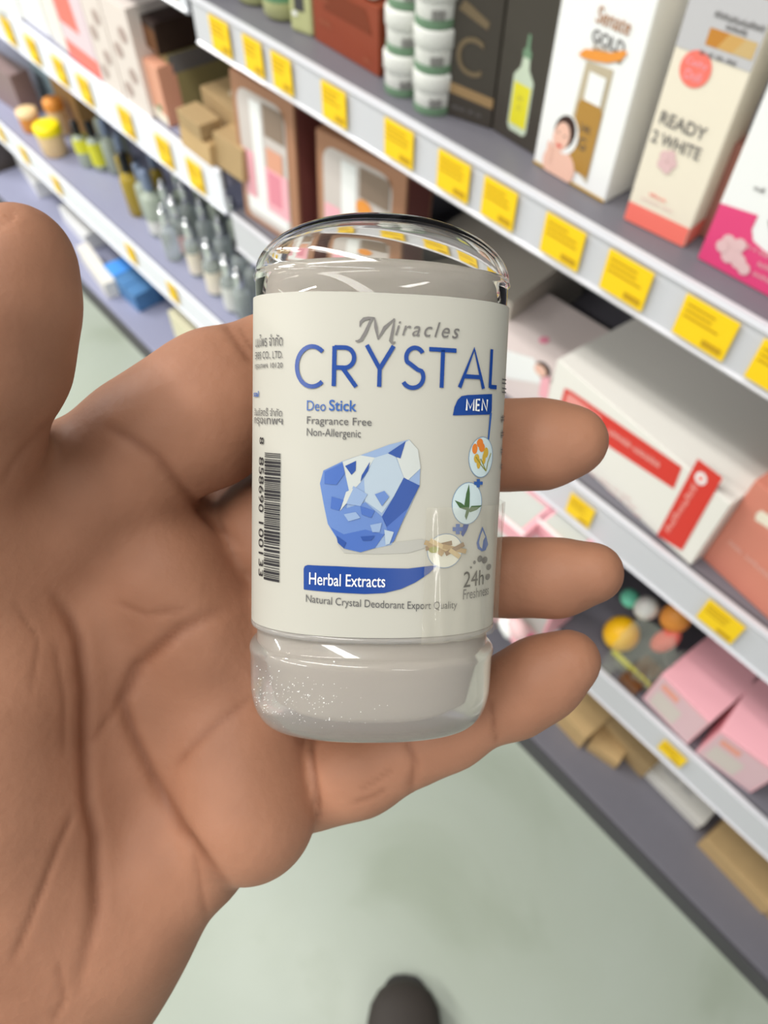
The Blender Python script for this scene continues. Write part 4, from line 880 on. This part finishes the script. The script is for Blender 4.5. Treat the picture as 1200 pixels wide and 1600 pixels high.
# little finger
build(HF, [(430, 1235, 169, 76), (500, 1214, 167, 68), (560, 1200, 163, 67), (610, 1182, 161, 61)], .005, .0006)
build(HF, [(610, 1180, 161, 58), (645, 1166, 160, 55), (700, 1140, 158, 57), (760, 1110, 156, 54)], .004, .0010)
build(HF, [(760, 1106, 156, 57), (800, 1087, 154, 61), (848, 1058, 151, 60), (890, 1032, 149, 48)], .004, .0010)
CREASES = [
 (4, .5, .3, [(-12, 358), (0, 350), (12, 342), (24, 322)]),
 (4, .3, .4, [(20, 940), (60, 1000), (50, 1080)]), (6, .35, .4, [(90, 1500), (100, 1560), (80, 1600)]),
 (11, 1.3, .8, [(80, 925), (110, 965), (125, 1000), (135, 1080), (134, 1150), (137, 1250), (150, 1310), (150, 1425), (120, 1550)]),
 (6, .6, .6, [(117, 1265), (90, 1325), (50, 1430), (15, 1510)]),
 (11, 1.3, .9, [(360, 945), (280, 985), (215, 1040), (192, 1095), (210, 1150), (240, 1215), (280, 1290), (320, 1345), (367, 1400)]),
 (8, .5, .5, [(400, 1085), (340, 1130), (300, 1165), (272, 1200)]),
 (6, .4, .4, [(290, 1300), (305, 1350), (325, 1445)]),
 (7, .4, .4, [(137, 1170), (165, 1130), (195, 1090)]),
 (6, .5, .8, [(484, 1148), (490, 1200), (497, 1250), (496, 1292)]),
 (7, .35, .3, [(87, 648), (63, 676), (38, 700), (17, 728), (3, 762)]),
 (9, .9, .7, [(160, 662), (200, 682), (245, 713), (288, 768), (330, 812), (375, 850)]),
 (6, .5, .6, [(350, 505), (368, 530), (396, 572)]), (4, .3, .4, [(372, 508), (385, 530), (397, 548)]),
 (7, .6, .6, [(632, 1150), (648, 1190), (640, 1240)]), (5, .5, .6, [(765, 1090), (770, 1130), (775, 1165)]),
 (5, .2, .4, [(560, 1235), (590, 1218), (615, 1200)]), (5, .2, .4, [(548, 1255), (580, 1245), (605, 1232)]),
 (5, .3, .4, [(85, 1000), (100, 1090), (100, 1180)]), (6, .35, .4, [(180, 940), (230, 960), (300, 950)]),
]
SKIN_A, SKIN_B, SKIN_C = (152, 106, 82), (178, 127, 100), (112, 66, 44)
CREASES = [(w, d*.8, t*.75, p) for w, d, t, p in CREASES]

def surface_nets(Fd):
    F = Fd.F; S = (F < 0); nx, ny, nz = F.shape
    acc = np.zeros((nx-1, ny-1, nz-1, 3)); cnt = np.zeros((nx-1, ny-1, nz-1))
    co = [(i, j, k) for i in (0, 1) for j in (0, 1) for k in (0, 1)]
    sl = lambda o: (slice(o[0], nx-1+o[0]), slice(o[1], ny-1+o[1]), slice(o[2], nz-1+o[2]))
    for a in co:
        for ax in range(3):
            if a[ax]: continue
            b = list(a); b[ax] = 1; fa, fb = F[sl(a)], F[sl(b)]; m = (fa < 0) != (fb < 0)
            t = np.where(m, fa/np.where(m, fa-fb, 1), 0)
            for d in range(3): acc[..., d] += np.where(m, a[d]+(t if d == ax else 0), 0)
            cnt += m
    act = cnt > 0; idx = np.full(act.shape, -1, int); idx[act] = np.arange(act.sum()); g = np.argwhere(act)
    V = Fd.lo+Fd.h*(g+acc[act]/cnt[act][:, None]); Q = []
    for ax in range(3):
        o1, o2 = [(1, 2), (2, 0), (0, 1)][ax]; s0 = [slice(1, n-1) for n in F.shape]; s0[ax] = slice(0, F.shape[ax]-1); s1 = list(s0); s1[ax] = slice(1, F.shape[ax])
        A, B = S[tuple(s0)], S[tuple(s1)]; m = np.argwhere(A != B); inside = A[A != B]
        off = np.array([1, 1, 1]); off[ax] = 0; m = m+off
        c = [m.copy() for _ in range(4)]
        c[1][:, o1] -= 1; c[2][:, o1] -= 1; c[2][:, o2] -= 1; c[3][:, o2] -= 1
        q = np.stack([idx[tuple(x.T)] for x in c], 1); q[~inside] = q[~inside][:, ::-1]; Q.append(q)
    return V, np.concatenate(Q)
for ax in range(3):                          # close the wrist where the model ends
    for e_ in (0, -1): ix = [slice(None)]*3; ix[ax] = e_; HF.F[tuple(ix)] = np.maximum(HF.F[tuple(ix)], .0004)
V, Q = surface_nets(HF)
Q = Q[(Q >= 0).all(1)]
# light smoothing of the net
def neigh(V, Q, it, lam):
    E = np.concatenate([Q[:, [0, 1]], Q[:, [1, 2]], Q[:, [2, 3]], Q[:, [3, 0]]]); n = len(V)
    for l in [lam]*it:
        s_ = np.zeros_like(V); c = np.zeros(n)
        for a, b in ((0, 1), (1, 0)):
            for d in range(3): s_[:, d] += np.bincount(E[:, a], V[E[:, b], d], n)
            c += np.bincount(E[:, a], minlength=n)
        V = V+l*(s_/c[:, None]-V)
    return V
V = neigh(V, Q, 3, .5)
# creases of the palm and fingers: grooves pressed along the skin lines
def normals(V, Q):
    a = np.cross(V[Q[:, 2]]-V[Q[:, 0]], V[Q[:, 3]]-V[Q[:, 1]]); N = np.zeros_like(V)
    for i in range(4):
        for d in range(3): N[:, d] += np.bincount(Q[:, i], a[:, d], len(V))
    return N/np.maximum(np.linalg.norm(N, axis=1), 1e-12)[:, None]
NV = normals(V, Q)
PX = 600+FPX*V[:, 0]/V[:, 2]; PY = 800-FPX*V[:, 1]/V[:, 2]; PP = np.stack([PX, PY], 1)
front = NV[:, 2]*0+((NV*V).sum(1) < 0)
crease = np.zeros(len(V)); disp = np.zeros(len(V))
for wpx, dep, tone, pts in CREASES:
    pts = np.array(pts, float); dm = np.full(len(V), 1e9); tb = np.zeros(len(V)); L = len(pts)-1
    for i in range(L):
        a, b = pts[i], pts[i+1]; ab = b-a; t = np.clip(((PP-a)@ab)/(ab@ab), 0, 1); d = np.linalg.norm(PP-a-t[:, None]*ab, axis=1)
        m = d < dm; dm[m] = d[m]; tb[m] = (i+t[m])/L
    fade = np.clip(np.minimum(tb, 1-tb)*6+.15, 0, 1)
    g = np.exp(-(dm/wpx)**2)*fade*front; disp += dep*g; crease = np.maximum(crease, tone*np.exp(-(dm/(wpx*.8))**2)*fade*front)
V = V-NV*disp[:, None]*.001
V = neigh(V, Q, 1, .3)
# pull it into world space
Wd = C_+V[:, :1]*R_+V[:, 1:2]*U_+V[:, 2:3]*F_
wc = cp(120, 1500, .15)
me = mesh(Wd, [tuple(q) for q in Q.tolist()])
at_ = me.attributes.new('crease', 'FLOAT', 'POINT'); at_.data.foreach_set('value', crease.astype(np.float32))
def skin():
    m = bpy.data.materials.new('hand_skin'); m.use_nodes = True; nt = m.node_tree; b = nt.nodes['Principled BSDF']; N = nt.nodes.new; L = nt.links.new
    tc = N('ShaderNodeTexCoord'); n1 = N('ShaderNodeTexNoise'); n1.inputs['Scale'].default_value = 28; n1.inputs['Detail'].default_value = 3; L(tc.outputs['Object'], n1.inputs['Vector'])
    r = N('ShaderNodeValToRGB'); r.color_ramp.elements[0].position = .36; r.color_ramp.elements[1].position = .66
    r.color_ramp.elements[0].color = (*lin(SKIN_A), 1); r.color_ramp.elements[1].color = (*lin(SKIN_B), 1); L(n1.outputs['Fac'], r.inputs[0])
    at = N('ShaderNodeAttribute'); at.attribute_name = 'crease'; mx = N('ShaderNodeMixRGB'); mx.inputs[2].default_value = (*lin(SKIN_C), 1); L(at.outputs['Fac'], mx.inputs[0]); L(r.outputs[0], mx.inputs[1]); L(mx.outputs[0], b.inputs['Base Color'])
    n2 = N('ShaderNodeTexNoise'); n2.inputs['Scale'].default_value = 900; n2.inputs['Detail'].default_value = 2; L(tc.outputs['Object'], n2.inputs['Vector'])
    n3 = N('ShaderNodeTexVoronoi'); n3.inputs['Scale'].default_value = 420; L(tc.outputs['Object'], n3.inputs['Vector'])
    ad = N('ShaderNodeMath'); L(n2.outputs['Fac'], ad.inputs[0]); L(n3.outputs['Distance'], ad.inputs[1])
    bu = N('ShaderNodeBump'); bu.inputs['Strength'].default_value = .3; bu.inputs['Distance'].default_value = .0002; L(ad.outputs[0], bu.inputs['Height']); L(bu.outputs[0], b.inputs['Normal'])
    b.inputs['Roughness'].default_value = .58; b.inputs['Specular IOR Level'].default_value = .3
    b.inputs['Subsurface Weight'].default_value = .1; b.inputs['Subsurface Radius'].default_value = (1, .5, .35); b.inputs['Subsurface Scale'].default_value = .003
    return m
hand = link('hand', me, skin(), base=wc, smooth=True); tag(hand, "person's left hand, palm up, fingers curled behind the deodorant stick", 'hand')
# ------------------------------------------------------------------ dark shoe on the floor below
def shoe():
    tip = atz(634, 1529, .06); d = np.array([F_[0], F_[1], 0]); d /= np.linalg.norm(d); d = d*math.cos(.12)+np.array([R_[0], R_[1], 0])*math.sin(.05); d /= np.linalg.norm(d); sd = np.array([-d[1], d[0], 0])
    V = []; Fc = []; n = 20; st = [(0, .006, .016), (.006, .024, .030), (.016, .036, .042), (.035, .046, .050), (.06, .050, .056), (.10, .050, .066), (.15, .043, .085), (.20, .038, .10), (.26, .034, .10), (.28, .026, .095)]
    for s_, wv, hv in st:
        for k in range(n):
            a = 2*math.pi*k/n; y = wv*math.cos(a); z = .026+hv*.5*(1+math.sin(a)) if math.sin(a) > 0 else .026+.5*hv+.5*hv*math.sin(a)
            z = .016+hv*(.5+.5*math.sin(a)); V.append(tip-d*s_+sd*y*1.15+Z3*(z-tip[2]))
    for i in range(len(st)-1):
        for k in range(n): k2 = (k+1) % n; Fc.append((i*n+k, i*n+k2, (i+1)*n+k2, (i+1)*n+k))
    Fc += [tuple(range(n))[::-1], tuple((len(st)-1)*n+k for k in range(n))]
    e = empty('shoe', (tip[0], tip[1], 0)); tag(e, 'toe of a dark shoe standing on the pale floor', 'shoe')
    link('shoe_upper', mesh(V, Fc), mat('dark_shoe_fabric', (52, 46, 42), .7), e, smooth=True)
    V = []; Fc = []
    for z in (.0005, .018):
        for k in range(n*2):
            a = math.pi*2*k/(n*2); c = math.cos(a); s_ = .135-.14*c; wv = .052*abs(math.sin(a))**.6*math.copysign(1, math.sin(a)); V.append(tip-d*(s_-.003)+sd*wv+Z3*(z-tip[2]))
    m = n*2
    for k in range(m): k2 = (k+1) % m; Fc.append((k, k2, m+k2, m+k))
    Fc += [tuple(range(m))[::-1], tuple(range(m, 2*m))]
    link('shoe_sole', mesh(V, Fc), mat('dark_sole_rubber', (40, 38, 36), .6), e)
shoe()
